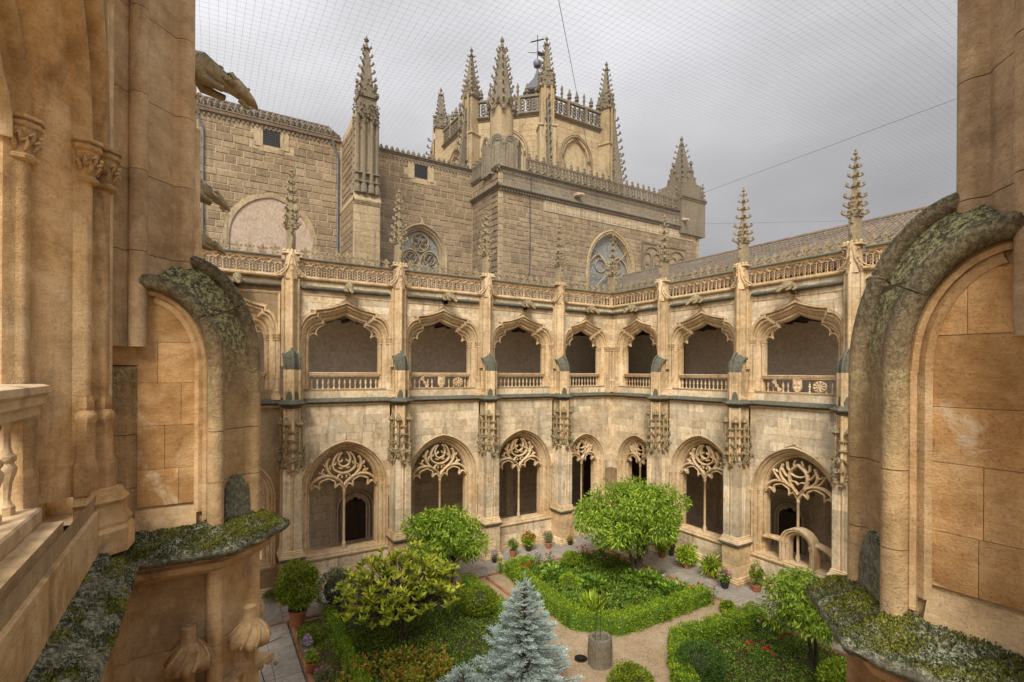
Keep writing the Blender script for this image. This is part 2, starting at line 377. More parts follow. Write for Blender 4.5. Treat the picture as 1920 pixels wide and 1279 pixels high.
def wall_open(m, x0, x1, z0, z1, y0, y1, holes, nz=60):
    """solid wall slab with openings given by half width functions; front at y0, back at y1"""
    zs = sorted(set([z0, z1]+[z0+(z1-z0)*i/nz for i in range(nz+1)]+[z for h in holes for z in h[2]])); zs = [z for z in zs if z0 <= z <= z1]
    for i in range(len(zs)-1):
        a, b = zs[i], zs[i+1]; e = (b-a)*1e-4
        cuts = [(x0, x0)]
        for cx, f, _z in sorted(holes, key=lambda h: h[0]):
            h0, h1 = f(a+e), f(b-e)
            if h0 > 0 or h1 > 0: cuts.append((cx, (h0, h1)))
        xs = [(x0, x0)]
        for c in cuts[1:]: xs += [(c[0]-c[1][0], c[0]-c[1][1]), (c[0]+c[1][0], c[0]+c[1][1])]
        xs.append((x1, x1))
        xs = [(min(max(a_, x0), x1), min(max(b_, x0), x1)) for a_, b_ in xs]
        for j in range(0, len(xs), 2):
            (la, lb), (ra, rb) = xs[j], xs[j+1]
            if ra <= la+1e-4 and rb <= lb+1e-4: continue
            ra = max(ra, la); rb = max(rb, lb)
            V = [(la, y0, a), (ra, y0, a), (rb, y0, b), (lb, y0, b), (la, y1, a), (ra, y1, a), (rb, y1, b), (lb, y1, b)]
            F = [(0, 1, 2, 3), (5, 4, 7, 6)]
            if j > 0: F.append((4, 0, 3, 7))
            if j+2 < len(xs): F.append((1, 5, 6, 2))
            if i == len(zs)-2: F.append((3, 2, 6, 7))
            m.add(V, F)
def hw_from_path(path):
    """half width as a function of z from right half of a symmetric outline (x>=0, z increasing)"""
    P = sorted(path, key=lambda p: p[1])
    def f(z):
        if z < P[0][1] or z > P[-1][1]: return 0
        for i in range(len(P)-1):
            if P[i][1] <= z <= P[i+1][1]:
                d = P[i+1][1]-P[i][1]
                return P[i][0] if d < 1e-6 else P[i][0]+(P[i+1][0]-P[i][0])*(z-P[i][1])/d
        return P[-1][0]
    return f
# ================================================================ cloister pieces (local frame: x along wall, -y towards the court)
V2 = lambda half: [(x, -v) for x, v in half]+[(-x, -v) for x, v in reversed(half) if abs(x) > 1e-4]
def rr(cx, cv, r, a0, a1, n): return [(cx+r*math.cos(math.radians(a0+(a1-a0)*i/n)), cv+r*math.sin(math.radians(a0+(a1-a0)*i/n))) for i in range(n+1)]
def shaft_plan():
    return V2([(.33, -.02), (.33, .05), (.305, .055), (.27, .085), (.265, .10)]+rr(.265, .155, .055, -95, 100, 9) +
              [(.232, .195), (.222, .180), (.205, .180), (.195, .195), (.075, .325), (.06, .33), (.045, .345)]+rr(0, .410, .062, -42, 88, 7)+[(0, .473)])
def prow_plan(s=1.0):
    return V2([(.25, -.02), (.25, .10), (.205, .13), (.205, .555), (.215, .575)]+rr(.25, .62, .055, -125, 100, 10) +
              [(.212, .652), (.20, .650), (.19, .665), (.062, .805), (.048, .812), (.036, .828)]+rr(0, .882, .052, -45, 88, 7)+[(0, .935)])
def box_plan():
    a = [(.335, -.02), (.335, .33), (.31, .345), (.31, .37), (.275, .39)]+[(.285+.03*math.cos(math.radians(q)), .43+.03*math.sin(math.radians(q))) for q in (-70, -20, 20, 70)]+[(.275, .47), (.31, .49), (.31, .515), (.335, .53), (.335, .83)]
    a += [(.12, .83), (.105, .805), (.08, .805), (.06, .77), (.03, .785), (0, .80)]
    return V2(a)
def rough_plan(o, w=.335, v=.83): return [(w+o, .02), (w+o, -v-o), (-w-o, -v-o), (-w-o, .02)]
def ledge_plan(o, f=.28): return [(f+o, .02), (f+o, -.62-o*.55), (0, -.93-o*1.15), (-f-o, -.62-o*.55), (-f-o, .02)]
def course_prism(plan, z0, z1, g=.0025):
    m = M(); c = .004
    cx, cy = 0, -sum(-p[1] for p in plan)/len(plan)
    def sh(k): return [(x*(1-k), cy+(y-cy)*(1-k)) for x, y in plan]
    m.loft([[(x, y, z) for x, y in plan] for z in (z0+g, z1-g)]); return m
# ---- upper window outline / lower window outline as families of offset curves
def up_out(hw, n, zb=7.98, zj=10.03):
    q = .57*hw; r = [(hw+n, zb), (hw+n, 9.2), (hw+n, zj)]
    r += arc(q+n, zj, .43*hw, .55+n, 0, 90, 12)[1:]
    r += [(q+n, 10.67+n), (q+n, 10.74+n)]
    for i in range(1, 11):
        t = i/10; r.append(((q+n)*(1-t), 10.74+n+(.30+.12*n)*(.42*t+.58*t**2.1)))
    return [(-x, z) for x, z in r]+[(x, z) for x, z in reversed(r[:-1])]
def lo_out(hw, n, zb=1.30, zj=3.85, rise=None):
    rise = rise or hw*1.185; c = (rise*rise-hw*hw)/(2*hw); R = hw+c+n; a1 = math.acos(c/R) if c/R < 1 else 0
    r = [(hw+n, zb), (hw+n, 2.6), (hw+n, zj)]
    r += [(-c+R*math.cos(a1*i/16), zj+R*math.sin(a1*i/16)) for i in range(1, 17)]
    return [(-x, z) for x, z in r]+[(x, z) for x, z in reversed(r[:-1])]
def fsweep(m, fam, prof, i0=0, i1=None, cap=False, flip=False):
    cols = [fam(n) for n, y in prof]; N = len(cols[0]); i1 = i1 or N
    m.loft([[(cols[k][i][0], prof[k][1], cols[k][i][1]) for k in range(len(prof))] for i in range(i0, i1)], closed=False, cap=False, flip=flip)
PU = [(0, .52), (0, .37), (.02, .345), (.035, .33)]+rollp(.085, .325, .048, 180, 360, 8)+[(.135, .325), (.14, .29), (.15, .255), (.18, .21), (.225, .165), (.255, .14), (.27, .135), (.274, .10)]+rollp(.325, .095, .047, 180, 360, 8)+[(.374, .085), (.378, .03)]+rollp(.422, .018, .042, 180, 360, 8)+[(.466, .012), (.472, -.012), (.485, -.004), (.488, .02)]
PL = [(0, .70), (0, .42), (.02, .40)]+rollp(.06, .37, .035, 180, 360, 5)+[(.1, .36), (.105, .30), (.14, .245), (.17, .22)]+rollp(.205, .20, .03, 180, 360, 5)+[(.24, .19), (.245, .13), (.27, .10)]+rollp(.305, .08, .032, 180, 360, 5)+[(.34, .07), (.345, .01)]+rollp(.385, -.008, .034, 180, 360, 5)+[(.42, .0), (.43, .02)]
def sbar(m, pts, w, d=.06, y=.35, fine=6, caps=True):
    """tracery bar along 2D pts: chamfered section"""
    p = spline(pts, fine) if fine else pts
    sweep(m, p, [(-w/2, y+d), (-w/2, y-d*.35), (-w/5, y-d), (w/5, y-d), (w/2, y-d*.35), (w/2, y+d)])
def capital(m, x, y, z, r=.055, h=.2, rnd=R_):
    m.lathe([(r*1.1, 0), (r*1.45, .012), (r*1.45, .03), (r*1.05, .045), (r*1.1, h*.45), (r*1.55, h*.72), (r*1.4, h*.74), (r*1.8, h*.78), (r*1.8, h*.86), (r*1.5, h*.89), (r*1.95, h*.93), (r*1.95, h)], 8, (x, y, z), PI/8)
    for j in range(11):
        a = .3-(PI+.6)*j/10; zz = z+h*(.36+.14*(j % 2)+.03*rnd.random()); q = r*1.42
        m.tube([(x+q*.75*math.cos(a), y+q*.75*math.sin(a), zz-h*.14), (x+q*math.cos(a+.1), y+q*math.sin(a+.1), zz), (x+q*1.12*math.cos(a), y+q*1.12*math.sin(a), zz+h*.10), (x+q*1.12*math.cos(a-.25), y+q*1.12*math.sin(a-.25), zz+h*.03)], [r*.14, r*.26, r*.24, r*.12], 5)
def colbase(m, x, y, z, r=.05, h=.5):
    m.lathe([(r*1.7, 0), (r*1.7, h*.3), (r*1.35, h*.36), (r*1.35, h*.72), (r*1.6, h*.76), (r*1.5, h*.82), (r*1.05, h*.86), (r*1.25, h*.91), (r, h)], 8, (x, y, z), PI/8)
def clump(m, c, r, k=5, rnd=R_, n=5):
    for _ in range(k):
        m.blob((c[0]+rnd.uniform(-r, r)*.7, c[1]+rnd.uniform(-r, r)*.7, c[2]+rnd.uniform(-r, r)*.7), (r*rnd.uniform(.3, .55),)*3, n, 3, .3, rnd)
def crocket(m, x, y, z, dx, dy, s):
    """curled leaf knob standing off an edge in direction dx,dy"""
    P = [(0, 0, 0), (.55, 0, .12), (1., 0, .5), (.95, 0, .85), (.6, 0, .8)]
    m.tube([(x+dx*p[0]*s, y+dy*p[0]*s, z+p[2]*s) for p in P], [s*.22, s*.26, s*.34, s*.28, s*.12], 5)
def spire(m, cx, cy, zb, zt, r, lv, cs, n=4, ph=PI/4, taper=.75):
    """tapering pyramid with crockets up its edges and a finial"""
    m.lathe([(r, 0), (r*.12+.015, (zt-zb)*.93), (.01, zt-zb)], n, (cx, cy, zb), ph)
    for i in range(lv):
        t = (i+.35)/lv*.92; rr = r*(1-t*.9); z = zb+(zt-zb)*t
        for j in range(n):
            a = ph+2*PI*j/n; crocket(m, cx+rr*math.cos(a)*.9, cy+rr*math.sin(a)*.9, z, math.cos(a), math.sin(a), cs*(1-.35*t))
    m.blob((cx, cy, zt-.02), (cs*.6, cs*.6, cs*.5), 6, 4, .1)
    m.lathe([(cs*.3, 0), (cs*.9, cs*.3), (cs*.9, cs*.5), (cs*.3, cs*.8)], 4, (cx, cy, zt-cs*2.4), ph+PI/4)
    m.lathe([(cs*.2, 0), (cs*.25, cs*.5), (.01, cs*1.0)], 5, (cx, cy, zt))
def gablets(m, cx, cy, z, w, h, cs=.05, t=.03, n=4):
    """small crocketed gables on the four faces of a square shaft"""
    for j in range(n):
        a = PI/2*j; c, s = math.cos(a), math.sin(a)
        def mp(u, zz, d, c=c, s=s): return (cx-s*u+c*(w/2+d), cy+c*u+s*(w/2+d), zz)
        poly = [(-w*.55, z), (w*.55, z), (w*.12, z+h*.6), (0, z+h), (-w*.12, z+h*.6)]
        m.loft([[mp(u, zz, .0) for u, zz in poly], [mp(u, zz, t) for u, zz in poly]])
        for k in range(3):
            q = k/3+.15
            for sg in (-1, 1):
                p = mp(sg*w*.5*(1-q), z+h*q*.85, t); m.blob(p, (cs*.6,)*3, 5, 3, .3)
        p = mp(0, z+h, t); m.blob(p, (cs*.8, cs*.8, cs), 5, 3, .2)
# ---------------------------------------------------------------- shared meshes
ME = {}
def cap_meshes(top_mat, side_mat, key):
    pl = prow_plan(); zz = [7.60, 7.93, 8.30, 8.77]
    L = []
    for a, b in zip(zz, zz[1:]): L.append(('pier_stone', mesh('prow_course', course_prism(pl, a, b), 'limestone_cap' if key == 'cap_near' else side_mat, 40)))
    C = lambda th: (.2+.42*math.cos(th), 8.77+.58*math.sin(th)); A = lambda th: (.41+.475*math.cos(th), 8.77+.80*math.sin(th)**1.05)
    brk = math.radians(38)
    for a0, a1 in ((0, brk-.006), (brk+.006, PI/2)):
        m = M(); ths = [a0+(a1-a0)*i/9 for i in range(10)]
        for s in (-1, 1):
            c = [(s*(.25+.03*math.sin(t)), C(t)[0], C(t)[1]) for t in ths]; ap = [(0, A(t)[0], A(t)[1]) for t in ths]
            dn = lambda p, k: (p[0], -p[1]+k*.0, p[2]-k)
            rings = []
            for q0, q1 in zip(c, ap):
                row = []
                for k in range(5):
                    f = k/4; f2 = .0+1.0*f
                    row.append((q0[0]*(1-f2)+q1[0]*f2, -(q0[1]*(1-f2)+q1[1]*f2)+.016, (q0[2]*(1-f2)+q1[2]*f2)-.016))
                rings.append(row)
            m.loft(rings, closed=False, cap=False); mR = M() if s == -1 else mR
            e_ = [] if a1 < 1.5 else [(c[-1][0]-s*.10, c[-1][1]-.08, c[-1][2]+.02)]
            mR.tube([(p[0], -p[1], p[2]) for p in c+e_], [.055]*len(c)+[.035]*len(e_), 12)
        mR.tube([(0, -p[1], p[2]) for p in [(0, A(t)[0], A(t)[1]) for t in ths]], .050, 12)
        L.append(('cap_roll', mesh('cap_roll', mR, 'cap_roll' if key == 'cap_near' else top_mat, 50)))
        L.append(('cap_stone', mesh('cap_stone', m, top_mat, 50)))
    # sunk side panel under the curve, with an inner fillet
    for a0, a1 in ((0, brk-.006), (brk+.006, PI/2)):
        ths = [a0+(a1-a0)*i/8 for i in range(9)]; m = M()
        cv = [(C(t)[0]-.03*math.cos(t), C(t)[1]-.03*math.sin(t)) for t in ths]
        zb = 8.776 if a0 == 0 else cv[0][1]
        poly = [(.0, zb)]+([(cv[0][0], zb)] if a0 == 0 else [])+cv+[(.0, cv[-1][1])]
        m.loft([[(-.205, -v, z) for v, z in poly], [(.205, -v, z) for v, z in poly]])
        L.append(('panel_stone', mesh('panel_stone', m, side_mat)))
    m = M(); P = [(.53, 7.72), (.53, 8.77)]+[(C(t)[0]-.09*math.cos(t), C(t)[1]-.09*math.sin(t)) for t in [PI/2*i/10 for i in range(1, 10)]]
    for s in (-1, 1):
        sweep(m, P, [(-.03, .0), (.04, 0), (.045, .022), (.02, .034), (-.01, .022), (-.03, .012)], mp=lambda v, z, y, s=s: (s*(.20+y), -v, z))
        P3 = [(.57, 7.66), (.57, 8.76)]+[(C(t)[0]-.055*math.cos(t), C(t)[1]-.055*math.sin(t)) for t in [PI/2*i/12 for i in range(0, 13)]]
        sweep(m, P3, [(-.028, .0), (.028, 0), (.034, .045), (.01, .05), (-.02, .03)], mp=lambda v, z, y, s=s: (s*(.20+y), -v, z))
        m.loft([[(s*.2, -.14, z), (s*.2, -.50, z), (s*(.2+o), -.50, z), (s*(.2+o), -.14, z)] for z, o in ((7.60, .07), (7.66, .06), (7.78, .0))])
    L.append(('panel_fillet', mesh('panel_fillet', m, side_mat, 40)))
    # weathered round lobes at the foot of the two slanting faces
    m = M()
    for s in (-1, 1):
        d = Vector((-s*.25, .27, 0)).normalized(); nn = Vector((s*.73, .68, 0)).normalized(); o = Vector((s*.128, .755, 0))-nn*.015
        pol = [(-.115, 7.63), (.115, 7.63)]+[(.115*math.cos(a), 7.70+.25*math.sin(a)) for a in [PI*i/10 for i in range(11)]]
        f = lambda u, z, k: (o.x+d.x*u+nn.x*k, -(o.y+d.y*u+nn.y*k), z)
        m.loft([[f(u, z, 0) for u, z in pol], [f(u*.97, z, .028+.03*(7.95-z)) for u, z in pol]])
        pol2 = [(-.16, 7.58), (.17, 7.58), (.17, 7.66), (-.16, 7.66)]
        m.loft([[f(u, z, 0) for u, z in pol2], [f(u, z, .07 if z < 7.6 else .012) for u, z in pol2]])
    L.append(('weathered_lobe', mesh('lobe', m, 'mossy_stone' if key == 'cap_near' else top_mat)))
    ME[key] = L
cap_meshes('limestone_cap', 'limestone_near', 'cap_near')
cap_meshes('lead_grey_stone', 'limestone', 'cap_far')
def rings_course(plan, zs, mat, nm): return [(nm, mesh(nm, course_prism(plan, a, b), mat, 40)) for a, b in zip(zs, zs[1:])]
sp = shaft_plan()
for k, mat, mat2 in (('near', 'limestone_shaft', 'limestone_near'), ('far', 'limestone', 'limestone')):
    ME['shaft_'+k] = rings_course(sp, [8.9, 9.55, 10.1, 10.62, 11.2, 11.72, 12.3], mat, 'pier_stone')
    ME['prow_low_'+k] = rings_course(prow_plan(), [5.0, 5.6, 6.2, 6.75, 7.30], mat2, 'pier_stone')
ME['box_shaft'] = rings_course(box_plan(), [1.95, 2.45, 2.98, 3.5, 4.02, 4.55, 5.05], 'limestone_pale', 'pier_stone')
m = M(); m.prism([(.19, .01), (.19, -.10), (0, -.3), (-.19, -.10), (-.19, .01)], 9.2, 12.3); m.prism([(.18, .01), (.18, -.58), (0, -.8), (-.18, -.58), (-.18, .01)], 5.0, 9.2); m.prism([(.26, .01), (.26, -.76), (-.26, -.76), (-.26, .01)], 1.9, 5.05)
ME['pier_core'] = mesh('pier_core', m, 'joint_dark')
m = M(); m.loft([[(x, y, z) for x, y in ledge_plan(o)] for o, z in ((.0, 7.30), (.04, 7.33), (.05, 7.385), (.10, 7.40), (.17, 7.435), (.20, 7.455), (.205, 7.49), (.185, 7.52), (.11, 7.56), (.10, 7.59), (.03, 7.615), (-.02, 7.64))])
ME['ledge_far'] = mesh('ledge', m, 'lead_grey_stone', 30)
# the near ledge: subdivided and worn
def worn(plan_f, prof, mat, seg=.03, amp=.008, seed=1):
    rnd = np.random.RandomState(seed); m = M(); rings = []
    for o, z in prof:
        pl = plan_f(o); pts = []
        for (a, b) in zip(pl, pl[1:]):
            l = math.hypot(b[0]-a[0], b[1]-a[1]); n = max(1, int(round(math.hypot(plan_f(.2)[pl.index(b)][0]-plan_f(.2)[pl.index(a)][0], plan_f(.2)[pl.index(b)][1]-plan_f(.2)[pl.index(a)][1])/seg)))
            for i in range(n): t = i/n; pts.append((a[0]+(b[0]-a[0])*t, a[1]+(b[1]-a[1])*t))
        pts.append(pl[-1]); N = len(pts); h = rnd.randn(N)*amp; h = np.convolve(h, [.25, .5, .25], 'same'); g = np.convolve(rnd.randn(N)*amp, [.25, .5, .25], 'same')
        rings.append([(x+g[i]*.6, y+g[i]*.8, z+h[i]) for i, (x, y) in enumerate(pts)])
    m.loft(rings, closed=False, cap=False); return mesh('ledge', m, mat, 60)
ME['ledge_near'] = worn(ledge_plan, [(.17, 7.43), (.20, 7.455), (.208, 7.475), (.20, 7.50), (.185, 7.52), (.15, 7.535), (.12, 7.55), (.10, 7.58), (.06, 7.595), (.03, 7.615), (0, 7.63), (-.03, 7.64)], 'mossy_stone')
m = M(); m.loft([[(x, y, z) for x, y in ledge_plan(o)] for o, z in ((.0, 7.28), (.03, 7.31), (.07, 7.33), (.08, 7.37), (.06, 7.385), (.12, 7.405), (.165, 7.43))])
ME['ledge_under_near'] = mesh('ledge_moulding', m, 'limestone_near', 30)
m = M(); m.loft([[(x, y, z) for x, y in rough_plan(o)] for o, z in ((.0, 1.97), (.035, 1.94), (.03, 1.90), (.055, 1.87), (.05, 1.84), (.115, 1.74), (.12, 1.71))])
ME['shaft_base'] = mesh('shaft_base', m, 'limestone', 30)
m = M(); m.loft([[(x, y, z) for x, y in rough_plan(o)] for o, z in ((.13, 1.71), (.135, 1.66), (.125, 1.62), (.05, 1.57))])
ME['plinth_ledge'] = mesh('plinth_ledge', m, 'lead_grey_stone', 30)
ME['plinth'] = []
for i, (a, b) in enumerate(((1.57, 1.18), (1.175, .78), (.775, .345))):
    m = M(); m.box(-.365, .365, -.86, .0, b, a, .012); ME['plinth'].append(('plinth_stone', mesh('plinth_stone', m, 'limestone')))
m = M(); m.loft([[(x, y, z) for x, y in rough_plan(o)] for o, z in ((.16, 0), (.16, .12), (.14, .14), (.12, .15), (.12, .20), (.085, .235), (.095, .27), (.06, .31), (.03, .34))])
ME['plinth'].append(('plinth_base', mesh('plinth_base', m, 'limestone', 30)))
# canopy of stacked crocketed niches round the pier, z 4.95..7.0
def canopy(full=True):
    rnd = random.Random(11); m = M()
    pos = [(.30, .18, 1, 0), (.30, .46, 1, 0), (.185, .80, .73, .68), (-.185, .80, -.73, .68), (-.30, .46, -1, 0), (-.30, .18, -1, 0)]
    for i, (x, v, nx, nv) in enumerate(pos):
        big = i in (1, 2, 3, 4); X, Y = x+nx*.07, -(v+nv*.07)
        if big:
            m.tube([(X, Y, 5.3), (X, Y, 6.62), (X, Y, 6.72)], [.05, .04, .06], 6)
            K = 48; rg = []
            for r_, z_, am, dr in ((.035, 0, 0, 0), (.05, -.012, .12, -.008), (.095, .008, .09, -.012), (.130, .032, .075, -.014), (.142, .060, .06, -.010), (.132, .095, .04, -.004), (.104, .135, .03, 0), (.068, .18, .02, 0), (.048, .215, .03, 0), (.045, .30, 0, 0), (.03, .31, 0, 0)):
                rg.append([(X+r_*(1+am*math.cos(6*2*PI*j/K)+am*.5*math.cos(12*2*PI*j/K+.6))*math.cos(2*PI*j/K), Y+r_*(1+am*math.cos(6*2*PI*j/K)+am*.5*math.cos(12*2*PI*j/K+.6))*math.sin(2*PI*j/K), 6.66+z_+dr*math.cos(6*2*PI*j/K)) for j in range(K)])
            m.loft(rg)
            for q_ in range(9):
                a_ = 2*PI*q_/9; m.tube([(X+r_*math.cos(a_+tw), Y+r_*math.sin(a_+tw), 6.66+z_) for r_, z_, tw in ((.105, .012, -.25), (.140, .05, -.1), (.130, .10, .1), (.098, .145, .3), (.062, .19, .5))], [.008, .013, .013, .011, .006], 5)
        else: m.tube([(X, Y, 5.3), (X, Y, 6.7)], [.035, .02], 5)
    for k, (z, o, s) in enumerate(((6.42, .085, .060), (6.10, .10, .066), (5.78, .13, .10), (5.42, .16, .11))):
        pl = [(.25+o, 0), (.25+o, -.60), (.0+.0, -.93-o), (-.25-o, -.60), (-.25-o, 0)]
        if k < 2: m.loft([[(x*f, y*f, zz) for x, y in pl] for zz, f in ((z-.03, .97), (z-.02, 1.03), (z+.02, 1.03), (z+.03, .97))])
        for (a, b) in zip(pl, pl[1:]):
            L = math.hypot(b[0]-a[0], b[1]-a[1]); n = int(L/(.085 if k < 2 else .10))
            for i in range(n+1):
                t = i/n; clump(m, (a[0]+(b[0]-a[0])*t, a[1]+(b[1]-a[1])*t-.0, z-.02+rnd.uniform(-.02, .02)), s, 2 if k < 2 else 3, rnd)
    # pointed gables and pendants
    for s, x, v, nx, nv in ((1, .30, .38, 1, 0), (1, .16, .80, .73, .68), (-1, -.16, .80, -.73, .68), (-1, -.30, .38, -1, 0)):
        d = (-nv, nx); w = .16
        for k in (0, 1):
            o = .12+k*.03
            pl = [(-w, 5.02), (-w*.8, 5.02), (0, 5.42), (w*.8, 5.02), (w, 5.02), (w*.35, 5.38), (0, 5.62), (-w*.35, 5.38)]
            f = lambda u, z, q: (x+d[0]*u*1+nx*q, -(v+d[1]*u+nv*q), z)
            if k == 0: m.loft([[f(u, z, .06) for u, z in pl], [f(u, z, .17) for u, z in pl]])
        for t in (.15, .4, .65, .9):
            for sg in (-1, 1): m.blob(f(sg*w*(1-t), 5.05+.5*t, .18), (.035, .035, .04), 5, 3, .35, rnd)
        m.blob(f(0, 5.66, .16), (.05, .05, .06), 5, 4, .3, rnd)
        m.blob(f(0, 5.2, .14), (.05, .05, .12), 5, 4, .2, rnd)
        for sg in (-1, 1):
            p = f(sg*w, 5.0, .13); m.lathe([(.012, -.12), (.03, -.08), (.075, -.02), (.08, .03), (.05, .06)], 7, p)
            clump(m, (p[0], p[1], p[2]+.12), .06, 3, rnd)
    return m
ME['canopy'] = mesh('canopy', canopy(), 'limestone_lichen', 45)
m = M()
for x, y in ((0, -.86), (.33, -.43), (-.33, -.43)): m.lathe([(.01, -.10), (.035, -.06), (.05, -.03), (.095, 0), (.10, .03), (.06, .05)], 8, (x, y, 4.86)); m.tube([(x*.94, y*.965, 1.95), (x*.94, y*.965, 4.78)], .022, 6)
ME['corbel'] = mesh('corbel', m, 'limestone', 40)
m = M(); m.merge(canopy())
ME['canopy_near'] = mesh('canopy_near', m, 'limestone_near', 45)
# head of the pier: ogee ornament under the pinnacle
def pier_head():
    rnd = random.Random(5); m = M()
    m.prism([(.20, .06), (.20, -.28), (0, -.42), (-.20, -.28), (-.20, .06)], 12.25, 13.28)
    for s in (-1, 1):
        P = spline([(s*.36, 12.42), (s*.26, 12.5), (s*.13, 12.72), (s*.09, 12.95), (s*.02, 13.2)], 5)
        m.tube([(x, -.40+abs(x)*.35, z) for x, z in P], .03, 6); m.tube([(x*1.5, -.30+abs(x)*.3, z) for x, z in P], .03, 6)
        for z in (12.42, 12.75, 13.05): clump(m, (s*.25, -.30, z), .06, 3, rnd)
        m.lathe([(.02, -.06), (.08, 0), (.08, .05), (.04, .07)], 7, (s*.36, -.22, 12.36))
    for z in (12.6, 12.82, 13.1): clump(m, (0, -.42, z), .07, 3, rnd)
    for x in (-.26, -.13, 0, .13, .26): m.blob((x, -.33+abs(x)*.3, 13.32), (.06, .05, .07), 6, 4, .25, rnd)
    m.box(-.32, .32, -.36, .06, 13.2, 13.27, .015)
    return m
ME['pier_head'] = mesh('pier_head', pier_head(), 'limestone', 40)
def clo_pinnacle(seed=0):
    rnd = random.Random(seed); m = M()
    m.box(-.15, .15, -.22, .08, 13.25, 14.25, .02)
    m.prism([(.10, -.2), (0, -.33), (-.10, -.2)], 13.3, 14.2); m.box(-.2, .2, -.27, .13, 14.2, 14.27, .02)
    m.lathe([(.03, 0), (.06, .05), (.05, .18), (.07, .25), (.05, .32), (.02, .36)], 7, (0, -.33, 13.55)); clump(m, (0, -.34, 14.0), .08, 4, rnd); clump(m, (0, -.33, 13.5), .07, 3, rnd)
    gablets(m, 0, -.07, 14.25, .34, .5, .07, .03)
    m.lathe([(.20, 0), (.18, .5), (.12, .9)], 4, (0, -.07, 14.25), PI/4)
    for z, r, s in ((14.30, .27, .16), (14.60, .24, .14), (14.90, .20, .15), (15.28, .14, .14), (15.64, .10, .125), (15.96, .07, .11), (16.24, .04, .085)):
        for j in range(4):
            a = PI/4+PI/2*j; crocket(m, r*math.cos(a)*.8, -.07+r*math.sin(a)*.8, z, math.cos(a), math.sin(a), s*1.15)
        if s > .085:
            for j in range(4): a = PI/2*j; m.blob((r*.8*math.cos(a), -.07+r*.8*math.sin(a), z+.04), (s*.4,)*3, 5, 3, .3, rnd)
    m.lathe([(.12, 0), (.075, .6), (.03, 1.4), (.02, 1.55)], 6, (0, -.07, 14.95))
    m.lathe([(.015, 0), (.075, .04), (.075, .09), (.03, .13), (.045, .18), (0, .22)], 6, (0, -.07, 16.40)); return m
ME['pinnacle'] = mesh('pinnacle', clo_pinnacle(), 'limestone_lichen', 40)
# crest fleuron
def fleuron():
    m = M(); L = lambda pts, y0, y1: m.loft([[(x, y0, z) for x, z in pts], [(x, y1, z) for x, z in pts]])
    L([(-.12, 0), (.12, 0), (.10, .06), (.05, .08), (.03, .17), (-.03, .17), (-.05, .08), (-.10, .06)], -.035, .035)
    L([(0, .13), (.06, .17), (.15, .20), (.17, .24), (.12, .255), (.07, .25), (.04, .31), (0, .37), (-.04, .31), (-.07, .25), (-.12, .255), (-.17, .24), (-.15, .20), (-.06, .17)], -.03, .03)
    for s in (-1, 1): m.blob((s*.085, -.01, .10), (.03, .035, .03), 6, 4, .15); m.blob((s*.13, -.02, .235), (.03, .03, .022), 6, 3, .15)
    m.blob((0, -.03, .24), (.03, .03, .04), 6, 4, .1); return m
ME['fleuron'] = mesh('crest_fleuron', fleuron(), 'limestone_lichen', 40)
# parapet arcade: one small round arch with its central baluster and twisted colonnettes
def par_unit(p=.42):
    m = M(); z0, z1 = 12.47, 12.93; h = p/2-.012
    for s in (-1, 1): m.lathe([(.03, 0), (.03, .03), (.016, .05), (.016, .36), (.03, .39), (.028, .42)], 6, (s*(p/2), -.02, z0))
    m.lathe([(.03, 0), (.03, .03), (.02, .06), (.02, .33), (.035, .36)], 6, (0, -.01, z0))
    for s in (-1, 1):   # spiralled colonnettes behind
        pts = [(s*.095+.022*math.cos(i*1.1), .05+.022*math.sin(i*1.1), z0+.42*i/22) for i in range(23)]; m.tube(pts, .022, 5)
    for r, y in ((h, -.02), (h-.035, .0)): sweep(m, arc(0, z1-.10, r, .13, 180, 0, 10), [(-.018, .03), (-.018, y-.02), (0, y-.035), (.018, y-.02), (.018, .03)])
    for s in (-1, 1):
        sweep(m, arc(s*.095, z1-.12, .085, .075, 180, 0, 6), [(-.013, .03), (-.013, -.01), (.013, -.01), (.013, .03)])
        pl = [(s*p/2, z1+.04), (s*p/2, z1-.09)]+[(s*(h-.01)*math.cos(a), z1-.10+.13*math.sin(a)) for a in [PI/2*i/5 for i in range(1, 6)]]+[(0, z1+.04)]
        m.loft([[(x, .0, z) for x, z in pl], [(x, .04, z) for x, z in pl]])
    return m
ME['par_unit'] = mesh('parapet_arch', par_unit(), 'limestone', 40)
